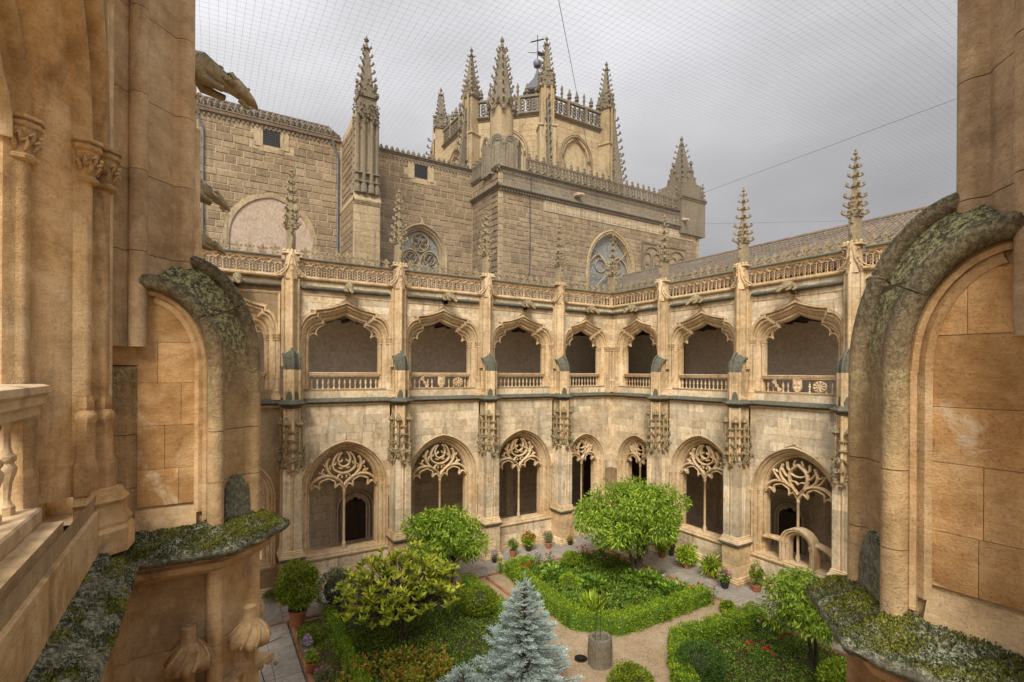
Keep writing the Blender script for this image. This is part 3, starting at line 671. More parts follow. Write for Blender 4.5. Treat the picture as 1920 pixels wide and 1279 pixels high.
def gargoyle():
    """couchant beast leaning out: body, neck, head with muzzle and ears, folded forelegs"""
    rnd = random.Random(2); m = M()
    path = [(0, .10, .02), (0, -.10, .05), (0, -.32, .10), (0, -.52, .08), (0, -.66, .0), (0, -.76, -.06), (0, -.85, -.09), (0, -.93, -.16), (0, -1.02, -.26), (0, -1.05, -.30)]
    rad = [(.17, .20), (.16, .19), (.17, .19), (.18, .21), (.13, .16), (.095, .12), (.125, .14), (.12, .11), (.075, .06), (.02, .02)]
    m.loft([[(r[0]*math.cos(a), p[1]+.0, p[2]+r[1]*math.sin(a)) for a in [2*PI*j/12 for j in range(12)]] for p, r in zip(path, rad)])
    for s in (-1, 1):
        m.tube([(s*.11, -.46, .0), (s*.15, -.50, -.12), (s*.13, -.62, -.17), (s*.12, -.70, -.2)], [.09, .07, .05, .045], 7)
        m.tube([(s*.12, -.05, .0), (s*.17, -.22, -.08), (s*.14, -.34, -.16)], [.09, .07, .04], 7)
        m.tube([(s*.07, -.82, -.02), (s*.10, -.78, .05), (s*.08, -.72, .04)], [.035, .03, .01], 6)
        m.blob((s*.05, -.95, -.09), (.022, .022, .02), 6, 4, .05)
        for k in range(4): m.blob((s*.04, -.3-.12*k, .22-.03*k), (.035, .05, .03), 6, 3, .2, rnd)
    m.tube([(0, -.88, -.24), (0, -.95, -.34)], [.05, .025], 7)
    for k in range(9): m.blob((rnd.uniform(-.1, .1), -.4-.05*k, .2-.035*k), (.05, .06, .05), 6, 4, .3, rnd); m.box(-.13, .13, -.12, .1, -.3, -.1, .02)
    return m
ME['gargoyle'] = mesh('gargoyle', gargoyle(), 'limestone_lichen', 60)
# ---------------------------------------------------------------- bay meshes, keyed by opening half width
def cap1(r, h, seed, fine=True): m = M(); capital(m, 0, 0, 0, r, h, random.Random(seed)); return m
def base1(r, h): m = M(); colbase(m, 0, 0, 0, r, h); return m
for k_, mat_ in (('', 'limestone'), ('_near', 'limestone_near')):
    ME['capital_a'+k_] = mesh('capital', cap1(.050, .26, 1), mat_, 40); ME['capital_b'+k_] = mesh('capital', cap1(.050, .24, 2), mat_, 40); ME['colbase_u'+k_] = mesh('column_base', base1(.046, .6), mat_, 40)
def jamb_plinth():
    m = M(); c = lambda o: [(-.125-o, .12), (-.125-o, .02-o*.6), (-.03-o*.4, -.10-o), (.10+o, -.12-o), (.14+o, -.04-o*.6), (.14+o, .12)]
    m.loft([[(x, y, z) for x, y in c(o)] for o, z in ((.035, 7.60), (.035, 7.74), (.02, 7.765), (.028, 7.79), (.0, 7.84), (-.005, 7.90), (.012, 7.925), (-.012, 7.96), (-.03, 8.0))]); return m
for k_, mat_ in (('', 'limestone'), ('_near', 'limestone_near')): ME['jamb_plinth'+k_] = mesh('jamb_plinth', jamb_plinth(), mat_, 30)
ME['capital_l'] = mesh('capital', cap1(.034, .15, 3), 'limestone', 40); ME['colbase_l'] = mesh('column_base', base1(.032, .42), 'limestone', 40)
UPF = {}
def upper_meshes(hw, L, Rr):
    k = ('u', hw, L, Rr)
    if k in ME: return ME[k]
    d = {}
    fam = lambda n: up_out(hw, n)
    half = [(x, z) for x, z in fam(.476) if x >= 0]; f = hw_from_path(half)
    m = M(); wall_open(m, -L, Rr, 7.6, 12.4, .014, .5, [(0, f, [z for x, z in half])], 60); d['wall'] = mesh('wall_core', m, 'joint')
    m = M(); fsweep(m, fam, PU); d['arch'] = mesh('arch_moulding', m, 'limestone', 35); d['arch_near'] = mesh('arch_moulding', m, 'limestone_near', 35)
    hh = [(x, z) for x, z in up_out(hw, .478) if x >= 0]; fh = hw_from_path(hh)
    # cusped corner tracery
    q = .57*hw
    for s in (-1, 1):
        m = M(); sbar(m, [(s*hw, 9.98), (s*(hw-.03), 10.12), (s*(hw-.16), 10.23), (s*(hw-.30), 10.17)], .05, .07, .40)
        sbar(m, [(s*(hw-.30), 10.17), (s*(hw-.27), 10.29), (s*(hw-.33), 10.42), (s*(hw-.45), 10.52), (s*(q+.02), 10.60)], .05, .07, .40)
        sbar(m, [(s*(hw-.02), 10.15), (s*(hw-.12), 10.34), (s*(hw-.3), 10.47)], .05, .05, .40)
        m.blob((s*(hw-.31), .40, 10.15), (.04, .05, .035), 6, 4, .1)
        d['cusp%d' % s] = mesh('cusped_tracery', m, 'limestone', 35)
    d['capspots'] = [(s*(hw+n_), y, k) for s in (-1, 1) for n_, y, k in ((.085, .315, 'b'), (.325, .085, 'a'), (.422, .01, 'a'))]
    m = M(); a = min(L, Rr)-.02; a = min(a, hw+.52)
    sweep(m, [(-a, 7.9), (-a, 11.72), (a, 11.72), (a, 7.9)], [(-.05, .014), (-.04, -.01), (-.01, -.012), (0, -.03), (.02, -.03), (.03, -.01), (.045, .014)], closed_prof=False)
    d['frame'] = mesh('label_moulding', m, 'limestone', 40)
    hs_ = 1.0
    rnd = random.Random(int(hw*100)); d['blocks'] = [b for b in ashlar(-L, Rr, 10.0, 11.69, .30, (.42, .75), [(0, lambda z: fh(z) if z > 10.03 else hw+.478)], .006, rnd)] + \
        [b for b in ashlar(-L, Rr, 11.75, 12.28, .28, (.5, .8), (), .006, rnd)]
    d['low'] = [b for b in ashlar(-L, Rr, 7.62, 7.895, .28, (.8, 1.3), (), .005, rnd)]
    # dark cornice roll with tapered ends, cornice slope above
    m = M(); n = 14
    m.tube([(-L+.02, .0, 12.0), (-L+.12, -.07, 12.0)]+[(-L+.2+(L+Rr-.4)*i/n, -.09, 12.0+.006*math.sin(i*2.3)) for i in range(n+1)]+[(Rr-.12, -.07, 12.0), (Rr-.02, .0, 12.0)], [.03, .075]+[.085+.008*math.sin(i*1.7) for i in range(n+1)]+[.075, .03], 10)
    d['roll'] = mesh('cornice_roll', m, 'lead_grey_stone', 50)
    m = M(); P = [(.014, 12.28), (-.05, 12.28), (-.12, 12.33), (-.13, 12.38), (-.10, 12.41), (-.07, 12.42), (-.07, 12.46), (.12, 12.46), (.12, 12.28)]
    m.loft([[(x, y, z) for y, z in P] for x in (-L, Rr)])
    P = [(-.05, 12.96), (-.07, 12.985), (-.04, 13.01), (-.06, 13.03), (-.10, 13.06), (.1, 13.06), (.1, 12.96)]
    m.loft([[(x, y, z) for y, z in P] for x in (-L, Rr)]); d['parrail'] = mesh('parapet_band', m, 'limestone', 30)
    m = M(); m.tube([(-L, -.07, 13.10), (Rr, -.07, 13.10)], .055, 8); m.box(-L, Rr, -.08, .10, 13.09, 13.15); d['partop'] = mesh('parapet_rail', m, 'lead_grey_stone', 50)
    # balustrade
    m = M(); P = [(y_+.12, z_) for y_, z_ in ((.10, 8.50), (.10, 8.54), (.075, 8.56), (.075, 8.60), (.055, 8.62), (.06, 8.655), (.09, 8.665), (.33, 8.665), (.34, 8.62), (.30, 8.50))]
    e = hw+.02; m.loft([[(x, y, z) for y, z in P] for x in (-e, e)]); d['rail'] = mesh('handrail', m, 'limestone', 30)
    m = M(); m.box(-e, e, .21, .46, 7.9, 7.99, .01); m.box(-e, e, .12, .5, 7.6, 7.9); d['brail'] = mesh('bottom_rail', m, 'limestone')
    ME[k] = d; return d
m = M(); m.lathe([(.042, 0), (.042, .05), (.028, .065), (.022, .09), (.030, .17), (.045, .22), (.05, .25), (.035, .275), (.046, .29), (.046, .31), (.032, .325), (.022, .36), (.02, .43), (.034, .46), (.04, .475), (.04, .52)], 8)
ME['baluster'] = mesh('baluster', m, 'limestone', 40)
def tracery(hw, kind=0):
    m = M(); s = hw/1.35; Z = 3.85; w = .11
    T = lambda p: [(x*s, Z+z*(.55+.45*s)) for x, z in p]
    m.lathe([(.08, 0), (.08, .25), (.06, .3), (.052, .34), (.052, 2.35), (.07, 2.38), (.06, 2.42), (.075, 2.52), (.08, 2.56), (.06, 2.6)], 8, (0, .34, 1.33), PI/8)
    for sg in (-1, 1):
        # sub arch over each light
        A = [(0, .02), (sg*.07, .18), (sg*.30, .42), (sg*.62, .55), (sg*.95, .52), (sg*1.22, .34), (sg*1.34, .12)]
        sbar(m, T(A), w, .08, .34)
        # cusps inside the light: three lobes
        for a, b, c in (((sg*1.33, .02), (sg*1.16, .20), (sg*.98, .06)), ((sg*.98, .06), (sg*.98, .30), (sg*.80, .40)), ((sg*.80, .40), (sg*.63, .44), (sg*.50, .38)), ((sg*.50, .38), (sg*.36, .28), (sg*.36, .06)), ((sg*.36, .06), (sg*.18, .18), (sg*.04, .0))):
            sbar(m, T([a, b, c]), .07, .065, .34, 5)
        for q in ((sg*.98, .04), (sg*.36, .04)): p = T([q])[0]; m.blob((p[0], .34, p[1]), (.035, .05, .035), 5, 4, .1)
        if kind == 0:
            sbar(m, T([(0, .08), (sg*.16, .30), (sg*.46, .52), (sg*.66, .80), (sg*.70, 1.06), (sg*.60, 1.28)]), w, .08, .34)
            sbar(m, T([(0, .62), (sg*.18, .66), (sg*.40, .80), (sg*.46, 1.02), (sg*.38, 1.28), (sg*.22, 1.48)]), .09, .075, .34)
            sbar(m, T([(0, .88), (sg*.16, .95), (sg*.24, 1.14), (sg*.22, 1.32), (sg*.1, 1.50)]), .08, .07, .34)
            sbar(m, T([(sg*.28, .40), (sg*.22, .54), (sg*.10, .64)]), .06, .06, .34)
            for a, b, c in (((sg*.24, 1.1), (sg*.12, 1.12), (sg*.08, 1.2)), ((sg*.46, 1.02), (sg*.36, 1.0), (sg*.34, 1.1)), ((sg*.05, .86), (sg*.12, .82), (sg*.22, .86)), ((sg*.69, .95), (sg*.8, .98), (sg*.84, 1.08)), ((sg*.78, .62), (sg*.88, .74), (sg*.80, .86)), ((sg*.1, .42), (sg*.08, .5), (sg*.13, .54)), ((sg*.52, .98), (sg*.58, .9), (sg*.54, .8)), ((sg*1.0, .72), (sg*.9, .66), (sg*.86, .56))):
                sbar(m, T([a, b, c]), .06, .055, .34, 4)
        else:
            sbar(m, T([(0, .08), (sg*.22, .36), (sg*.34, .70), (sg*.30, 1.02), (0, 1.30)]), w, .08, .34)
            sbar(m, T([(sg*.36, .46), (sg*.62, .66), (sg*.72, .92), (sg*.62, 1.24)]), .085, .075, .34)
            sbar(m, T([(sg*.34, .76), (sg*.50, .84), (sg*.66, 1.06)]), .075, .065, .34)
            sbar(m, T([(sg*.30, 1.02), (sg*.42, 1.12), (sg*.44, 1.36)]), .075, .065, .34)
            sbar(m, T([(sg*.66, .56), (sg*.86, .72), (sg*1.02, .98)]), .075, .065, .34)
            sbar(m, T([(0, .52), (sg*.12, .62), (sg*.30, .62)]), .06, .06, .34, 4); sbar(m, T([(0, .82), (sg*.14, .84), (sg*.30, .92)]), .06, .06, .34, 4)
            sbar(m, T([(sg*.12, 1.16), (sg*.18, 1.3), (sg*.12, 1.46)]), .06, .06, .34, 4); sbar(m, T([(sg*.72, .92), (sg*.84, .9), (sg*.92, .98)]), .06, .06, .34, 4)
    return m
def lower_meshes(hw, L, Rr, kind=0, door=False):
    k = ('l', hw, L, Rr, kind, door)
    if k in ME: return ME[k]
    d = {}; fam = lambda n: lo_out(hw, n)
    half = [(x, z) for x, z in lo_out(hw, .415) if x >= 0]; f = hw_from_path(half)
    m = M(); wall_open(m, -L, Rr, 1.3, 7.6, .014, .7, [(0, f, [z for x, z in half])], 60); m.box(-L, Rr, .014, .7, 0, 1.3); d['wall'] = mesh('wall_core', m, 'joint')
    m = M(); fsweep(m, fam, PL); d['arch'] = mesh('arch_moulding', m, 'limestone', 35)
    fh = hw_from_path([(x, z) for x, z in lo_out(hw, .42) if x >= 0])
    rnd = random.Random(int(hw*77)+kind)
    d['blocks'] = ashlar(-L, Rr, 3.4, 7.29, .37, (.45, .95), [(0, lambda z: fh(z) if z > 3.85 else hw+.42)], .006, rnd)
    d['low'] = ashlar(-L, Rr, .42, 1.08, .33, (.6, 1.0), (), .006, rnd)
    d['capspots'] = [(s*(hw+n_), y) for s in (-1, 1) for n_, y in ((.06, .35), (.205, .18), (.385, -.02))]
    d['trac'] = mesh('window_tracery', tracery(hw, kind), 'limestone', 40)
    m = M()
    P = [(.7, 1.33), (.12, 1.33), (-.02, 1.27), (-.06, 1.24), (-.06, 1.19), (-.02, 1.15), (.0, 1.10), (.03, 1.09), (.7, 1.09)]
    m.loft([[(x, y, z) for y, z in P] for x in (-L, Rr)]); d['sill'] = mesh('window_sill', m, 'limestone', 30)
    m = M(); P = [(.1, .42), (-.02, .42), (-.06, .39), (-.06, .33), (-.09, .31), (-.09, .24), (-.15, .20), (-.16, 0), (.1, 0)]
    m.loft([[(x, y, z) for y, z in P] for x in (-L, Rr)]); d['base'] = mesh('wall_base', m, 'limestone', 30)
    if door:
        m = M(); c = .1
        fam2 = lambda n: [(c-(.40+n), .5), (c-(.40+n), 2.05)]+[(c-(.40+n)*math.cos(PI*i/14), 2.05+(.40+n)*math.sin(PI*i/14)) for i in range(1, 14)]+[(c+.40+n, 2.05), (c+.40+n, .5)]
        fsweep(m, fam2, [(0, .55), (0, .22), (.02, .20)]+rollp(.06, .18, .035, 180, 360, 5)+[(.10, .17), (.11, .11)]+rollp(.16, .09, .035, 180, 360, 5)+[(.2, .09), (.22, .02), (.27, .02), (.27, .5)])
        for s in (-1, 1): capital(m, c+s*.46, .16, 1.95, .034, .15); capital(m, c+s*.56, .08, 1.95, .034, .15)
        for a, b in ((-hw, c-.62), (c+.62, hw)):
            P2 = [(a, 2.02), ((a+b)/2, 2.06), (b, 2.02)] if a < 0 else [(a, 2.22), ((a+b)/2, 2.16), (b, 1.98)]
            sweep(m, spline(P2, 4), [(-.07, .5), (-.07, .22), (-.03, .20), (-.03, .16), (.03, .16), (.03, .2), (.07, .22), (.07, .5)])
        d['door'] = mesh('garden_door_arch', m, 'limestone', 35)
    ME[k] = d; return d
# ---------------------------------------------------------------- heraldic pieces on two balustrades
def shield():
    m = M(); pl = [(-.17, .48), (.17, .48), (.18, .22), (.12, .08), (0, 0), (-.12, .08), (-.18, .22)]
    m.loft([[(x, .02, z) for x, z in pl], [(x, -.03, z) for x, z in pl], [(x*.86, -.05, .02+z*.94) for x, z in pl]])
    for x in (-.07, .07):
        for z in (.14, .30): m.blob((x, -.055, z+.04), (.05, .02, .055), 6, 4, .2)
    for i in range(5): m.lathe([(.02, 0), (.03, .03), (.012, .07), (.025, .1)], 6, (-.14+.07*i, -.02, .50+.02*(2-abs(i-2))))
    m.box(-.17, .17, -.04, .01, .48, .51); return m
ME['shield'] = mesh('heraldic_shield', shield(), 'limestone', 40)
m = M()
for i in range(6):
    a = math.radians(35+8*i); c, s = math.cos(a), math.sin(a); m.tube([(-.24*c*.9, -.02, .26+.24*s), (.24*c*.9, -.02, .26-.24*s)], .016, 5); m.blob((-.24*c*.9, -.02, .26+.24*s), (.035, .03, .035), 5, 4, .2); m.blob((.24*c*.9, -.02, .26-.24*s), (.03, .03, .045), 5, 4, .2)
m.box(-.06, .06, -.05, .01, .2, .32, .01)
ME['arrows'] = mesh('arrow_bundle', m, 'limestone', 40)
m = M()
for i in range(9): a = math.radians(i*40); m.tube([(0, -.02, .26), (.2*math.cos(a), -.02, .26+.17*math.sin(a))], [.02, .035], 5); m.blob((.2*math.cos(a), -.02, .26+.17*math.sin(a)), (.05, .03, .045), 6, 4, .2)
m.tube([(.24*math.cos(a), -.01, .26+.2*math.sin(a)) for a in [2*PI*i/16 for i in range(17)]], .018, 5)
ME['yoke'] = mesh('yoke_emblem', m, 'limestone', 40)
# ================================================================ the four sides of the court
STD = (1.41, 1.82, 1.82)
def pier(parent, x, near=False, canopy_=True, lower=True, pin=True):
    p = obj('pier', ME['pier_core'], parent, (x, 0, 0)); k = 'near' if near else 'far'
    for nm, me in ME['cap_'+k]+ME['shaft_'+k]+ME['prow_low_'+k]: obj(nm, me, p)
    if lower:
        for nm, me in ME['box_shaft']+ME['plinth']: obj(nm, me, p)
        for nm in ('shaft_base', 'plinth_ledge', 'corbel'): obj(nm, ME[nm], p)
    if near: obj('ledge', ME['ledge_near'], p); obj('ledge_moulding', ME['ledge_under_near'], p)
    else: obj('ledge', ME['ledge_far'], p)
    obj('canopy', ME['canopy_near' if near else 'canopy'], p)
    obj('pier_head', ME['pier_head'], p)
    if pin: obj('pinnacle', ME['pinnacle'], p)
    return p
def upper_bay(parent, x, hw, L, Rr, near=False, blocks=True, heraldry=False, garg=True, nbal=13):
    d = upper_meshes(hw, L, Rr); o = (x, 0, 0)
    obj('gallery_wall', d['wall'], parent, o)
    a = obj('gallery_arch', d['arch_near' if near else 'arch'], parent, o)
    for s in (-1, 1): obj('cusped_tracery', d['cusp%d' % s], a)
    obj('label_moulding', d['frame'], a); sfx = '_near' if near else ''
    for s in (-1, 1): o_ = obj('jamb_plinth', ME['jamb_plinth'+sfx], a, (s*(hw+.37), 0, 0)); o_.scale = (s, 1, 1)
    for cx_, cy_, k_ in d['capspots']: obj('capital', ME['capital_'+k_+sfx], a, (cx_, cy_, 9.88)); obj('column_base', ME['colbase_u'+sfx], a, (cx_, cy_, 7.98))
    mat = 'limestone_near' if near else 'limestone_pale'
    if blocks: place_blocks(d['blocks']+d['low'], parent, mat, off=o, ch=.006, proud=.006, jit=.003)
    obj('cornice_roll', d['roll'], parent, o); pr = obj('parapet', d['parrail'], parent, o); obj('parapet_rail', d['partop'], pr)
    n = int(round((L+Rr)/.42)); p = (L+Rr)/n
    for i in range(n):
        u = obj('parapet_arch', ME['par_unit'], pr, (-L+p*(i+.5), 0, 0)); u.scale = (p/.42, 1, 1)
        fl = obj('crest_fleuron', ME['fleuron'], pr, (-L+p*(i+.5), 0, 13.13)); fl.scale = (R_.uniform(1.0, 1.2), 1.2, R_.uniform(1.05, 1.35))
    if garg: g = obj('gargoyle', ME['gargoyle'], parent, (x+.02, -.02, 12.06), .0); g.scale = (R_.uniform(.75, .95), R_.uniform(.85, 1.0), R_.uniform(.72, .88)); g.rotation_euler = (0, 0, R_.uniform(-.15, .15))
    b = obj('balustrade', d['rail'], parent, o); obj('bottom_rail', d['brail'], b)
    if heraldry:
        xs = [-1.25, -.42, .42, 1.25, -1.02, .66, -.62, 1.02]
        for xx in xs: obj('baluster', ME['baluster'], b, (xx, .33, 7.985))
        for nm, xx in (('arrows', -.82), ('shield', 0), ('yoke', .84)): obj('heraldic_shield' if nm == 'shield' else 'carved_emblem', ME[nm], b, (xx, .24, 7.97))
    else:
        nb = max(5, int(round(2*hw/.21))); q = 2*hw/nb
        for i in range(nb): obj('baluster', ME['baluster'], b, (-hw+q*(i+.5), .33, 7.985))
def lower_bay(parent, x, hw, L, Rr, kind=0, door=False, blocks=True):
    d = lower_meshes(hw, L, Rr, kind, door); o = (x, 0, 0)
    obj('arcade_wall', d['wall'], parent, o); w_ = obj('arcade_window', d['arch'], parent, o)
    obj('window_tracery', d['trac'], w_); [(obj('capital', ME['capital_l'], w_, (cx_, cy_, 3.74)), obj('column_base', ME['colbase_l'], w_, (cx_, cy_, 1.3))) for cx_, cy_ in d['capspots']]; obj('window_sill', d['sill'], w_)
    obj('wall_base', d['base'], parent, o)
    if door: obj('garden_door_arch', d['door'], w_)
    if blocks: place_blocks(d['blocks']+d['low'], parent, 'limestone_pale', off=o, ch=.006, proud=.006, jit=.004)
def string_course(parent, x0, x1, near=False):
    prof = [(.02, 7.28), (-.03, 7.31), (-.06, 7.34), (-.07, 7.385), (-.05, 7.40)], [(-.05, 7.40), (-.15, 7.43), (-.185, 7.455), (-.195, 7.48), (-.18, 7.51), (-.13, 7.53), (-.12, 7.565), (-.06, 7.58), (-.05, 7.61), (.0, 7.625), (.10, 7.63)]
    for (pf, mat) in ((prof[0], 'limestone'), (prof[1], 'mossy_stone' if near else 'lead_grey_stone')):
        fine = near and mat == 'mossy_stone'
        if fine: pf = [(a_[0]+(b_[0]-a_[0])*k/3, a_[1]+(b_[1]-a_[1])*k/3) for a_, b_ in zip(pf, pf[1:]) for k in range(3)]+[pf[-1]]
        m = M(); n = max(2, int((x1-x0)/(.03 if near else .3))); rn = np.random.RandomState(4); rings = []; J = len(pf)
        dz = rn.randn(n+1, J)*(.004 if near else .003)
        for i in range(n+1): rings.append([(x0+(x1-x0)*i/n, y, z+(dz[i, j]+.004*math.sin(i*.31+j*.4)*near if 0 < j < J-1 and mat != 'limestone' else 0)) for j, (y, z) in enumerate(pf)])
        m.loft(rings, closed=False, cap=False); me = mesh('string_course', m, mat, 60); obj('string_course', me, parent)
        if fine: ME['string_near_%s' % parent.name] = me
GR = 'sides of the cloister round the garden'
# ---- north side (facing the camera, left half of the picture)
north = thing('cloister_range', 'two storey cloister range left of the inner corner, beneath the brown church walls', 'cloister wing', (0, 21.2, 0), 0, GR)
for x in (2.82, 7.12, 11.42, 15.72): pier(north, x)
for i, x in enumerate((4.97, 9.27, 13.57)):
    upper_bay(north, x, *STD, heraldry=(i == 1)); lower_bay(north, x, 1.35, 1.82, 1.82, 0)
upper_bay(north, 17.62, 1.12, 1.57, 1.88); lower_bay(north, 17.62, .98, 1.57, 1.88, 1)
upper_bay(north, .95, 1.0, 1.5, 1.53, blocks=False); lower_bay(north, .95, .98, 1.5, 1.53, 1, blocks=False)
string_course(north, -.55, 19.5)
# ---- east side (right half of the picture)
east = thing('cloister_range', 'two storey cloister range right of the inner corner, under a long tiled roof', 'cloister wing', (19.5, 21.2, 0), -PI/2, GR)
for x in (3.78, 8.08, 12.38, 16.68): pier(east, x)
upper_bay(east, 1.86, 1.12, 1.86, 1.57); lower_bay(east, 1.86, .98, 1.86, 1.57, 1)
for i, x in enumerate((5.93, 10.23, 14.53)):
    upper_bay(east, x, *STD, heraldry=(i == 1)); lower_bay(east, x, 1.35, 1.82, 1.82, 1 if i == 1 else 0, door=(i == 1))
upper_bay(east, 18.6, 1.12, 1.6, 2.1, blocks=False); lower_bay(east, 18.6, .98, 1.6, 2.1, 1, blocks=False)
string_course(east, 0, 20.7)
# clustered shafts filling the inner corner between both
for par_, sx, nm_ in ((north, 1, 19.5), (east, -1, 0)):
    place_blocks(ashlar(min(nm_, nm_-sx*.30), max(nm_, nm_-sx*.30), 7.98, 10.0, .45, (.5, .6), (), .005, random.Random(2)), par_, 'limestone', proud=.01, ch=.006)
    for d_, o_, r_ in ((.24, -.01, .04), (.13, -.03, .045)):
        m = M(); x_ = nm_-sx*d_; m.tube([(x_, o_, 7.64), (x_, o_, 10.0)], r_, 8); mk('corner_shaft', m, 'limestone', par_, 40)
        m = M(); capital(m, x_, o_, 9.9, r_*1.1, .22); mk('capital', m, 'limestone', par_, 40); m = M(); colbase(m, x_, o_, 7.64, r_, .8); mk('column_base', m, 'limestone', par_, 40)
m = M(); m.tube([(-.05, -.05, 7.64), (-.05, -.05, 12.3)], .05, 8); mk('corner_shaft', m, 'limestone', east, 40)
m = M(); m.box(-.12, .02, -.12, .02, 12.3, 13.2, .02); mk('corner_post', m, 'limestone', east)
pc = obj('pinnacle', ME['pinnacle'], north, (19.5, .05, -.1))
# ---- west side (close, left edge of the picture)
west = thing('cloister_range', 'nearest cloister wall at the left edge, with moulded window jambs and beast gargoyles', 'cloister wing', (-.55, 0, 0), PI/2, GR)
pier(west, 4.52, near=True, lower=True, pin=False)
for x in (8.82, 13.12, 17.42): pier(west, x, pin=False)
upper_bay(west, 2.46, 1.22, 1.9, 1.73, near=True, garg=False)
for x in (6.67, 10.97, 15.27): upper_bay(west, x, *STD, blocks=False)
upper_bay(west, 19.3, 1.12, 1.57, 1.88, blocks=False)
lower_bay(west, 2.46, .98, 1.9, 1.73, 1, blocks=False)
for x in (6.67, 10.97, 15.27): lower_bay(west, x, 1.35, 1.82, 1.82, 0, blocks=False)
lower_bay(west, 19.3, .98, 1.57, 1.88, 1, blocks=False)
string_course(west, .5, 4.2, near=True); string_course(west, 4.8, 21.2)
# masonry of the west wall strip between window and pier, above and below the string
place_blocks(ashlar(4.16, 4.27, 7.64, 12.2, .48, (.5, .6), (), .005, random.Random(8)), west, 'limestone_near', ch=.006, proud=.012)
place_blocks(ashlar(2.6, 4.3, 4.0, 7.28, .42, (.5, .9), (), .006, random.Random(9)), west, 'limestone_near', ch=.006, proud=.03)
# ---- south side (the side the camera looks out of)
south = thing('cloister_range', 'cloister wall at the right edge, its pier with a round topped panel and mossy ledge', 'cloister wing', (0, .47, 0), PI, GR)
pier(south, -3.04, near=True, pin=False)
for x in (-7.1, -11.4, -15.7): pier(south, x, pin=False)
for x in (-5.1, -9.25, -13.55):
    upper_bay(south, x, *STD, blocks=False); lower_bay(south, x, 1.35, 1.82, 1.82, 0, blocks=False)
upper_bay(south, -17.6, 1.12, 1.88, 1.57, blocks=False); lower_bay(south, -17.6, .98, 1.88, 1.57, 1, blocks=False)
lower_bay(south, -1.1, .98, 1.62, 1.6, 1, blocks=False); string_course(south, -19.5, -3.3); string_course(south, -2.78, .5, near=True)
place_blocks(ashlar(-2.70, -2.45, 7.64, 12.2, .48, (.5, .6), (), .005, random.Random(8)), south, 'limestone_near', ch=.006, proud=.012)
# stones on the side panels and slanting faces of the two near piers
def near_panel(parent, px):
    rnd = random.Random(21); P = M()
    for s in (-1, 1):
        polys = ashlar(.15, .515, 7.79, 9.20, .27, (.18, .40), (), .0022, rnd)
        for pl in polys:
            # trim by the curve of the cap
            cz = lambda v: 8.72+.50*math.sqrt(max(0, 1-((v-.2)/.36)**2)) if v > .2 else 9.22
            q = [p for p in pl]
            for (v0, v1) in ((.15, .28), (.28, .38), (.38, .46), (.46, .52)):
                a, b = (v0, cz(v0)), (v1, cz(v1)); nx, nz = -(b[1]-a[1]), (b[0]-a[0]); q = clip(q, nx, nz, nx*a[0]+nz*a[1])
                if len(q) < 3: break
            if len(q) < 3 or area(q) < .002: continue
            m = M(); block_mesh(m, q, .008+rnd.uniform(-.002, .002), .0018, 0.0)
            m.v = [(s*(.207-y), -x, z) for x, y, z in m.v]
            COUNT[parent.name] = COUNT.get(parent.name, 0)+1
            mk('panel_block', m, 'limestone_panel', parent, loc=(px, 0, 0))
near_panel(west, 4.52); near_panel(south, -3.04)
# ---- galleries behind the arcades
def gallery(parent, x0, x1, depth, ceil=True, up=True, low_mat='interior_stone', ends=False):
    m = M(); m.box(x0, x1, .5, depth, 7.30, 7.62); mk('gallery_floor', m, 'gallery_plaster', parent)
    m = M(); m.box(x0, x1, .5, 4.6, 11.2, 11.5); mk('gallery_ceiling', m, 'ceiling_wood', parent)
    for i in range(int((x1-x0)/.7)): m = M(); m.box(x0+.7*i, x0+.7*i+.14, .5, 4.6, 11.06, 11.195); mk('ceiling_beam', m, 'dark_wood', parent)
    m = M(); m.box(x0, x1, 4.3, 4.6, 7.3, 11.6); mk('gallery_back_wall', m, 'gallery_plaster', parent)
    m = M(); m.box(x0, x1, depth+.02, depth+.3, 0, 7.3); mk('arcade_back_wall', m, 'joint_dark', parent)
    m = M(); m.box(x0, x1, .7, depth, 0, .15); mk('arcade_floor', m, 'interior_stone', parent)
gallery(north, -5.5, 19.6+4.3, 4.8); gallery(east, -4.3, 20.7, 4.8)
def back_blocks(parent, x0, x1, depth, holes=(), z1=7.0):
    r = M()
    for p in ashlar(x0, x1, .15, z1, .42, (.6, 1.1), holes, .012, random.Random(4)): block_mesh(r, p, .012, .01)
    mk('interior_masonry', r, 'interior_stone', parent, loc=(0, depth, 0), kind='stuff')
back_blocks(north, -.5, 21.5, 4.8); back_blocks(east, -2, 16, 4.8)
for par_, cxs in ((north, (4.97, 9.27, 13.57, 17.6)), (east, (1.9, 5.93, 10.23, 14.53))):
    for cx in cxs:
        m = M()
        for s_ in (-1, 1): m.tube([(cx+s_*2.15*(1-2*k/10), .7+4.1*k/10, 5.0+2.1*math.sin(PI*k/10)) for k in range(11)], .09, 6)
        m.tube([(cx-2.15, .7+4.1*k/10, 5.0+1.9*math.sin(PI*k/10)) for k in range(11)], .12, 6); mk('vault_rib', m, 'interior_stone', par_, 50)
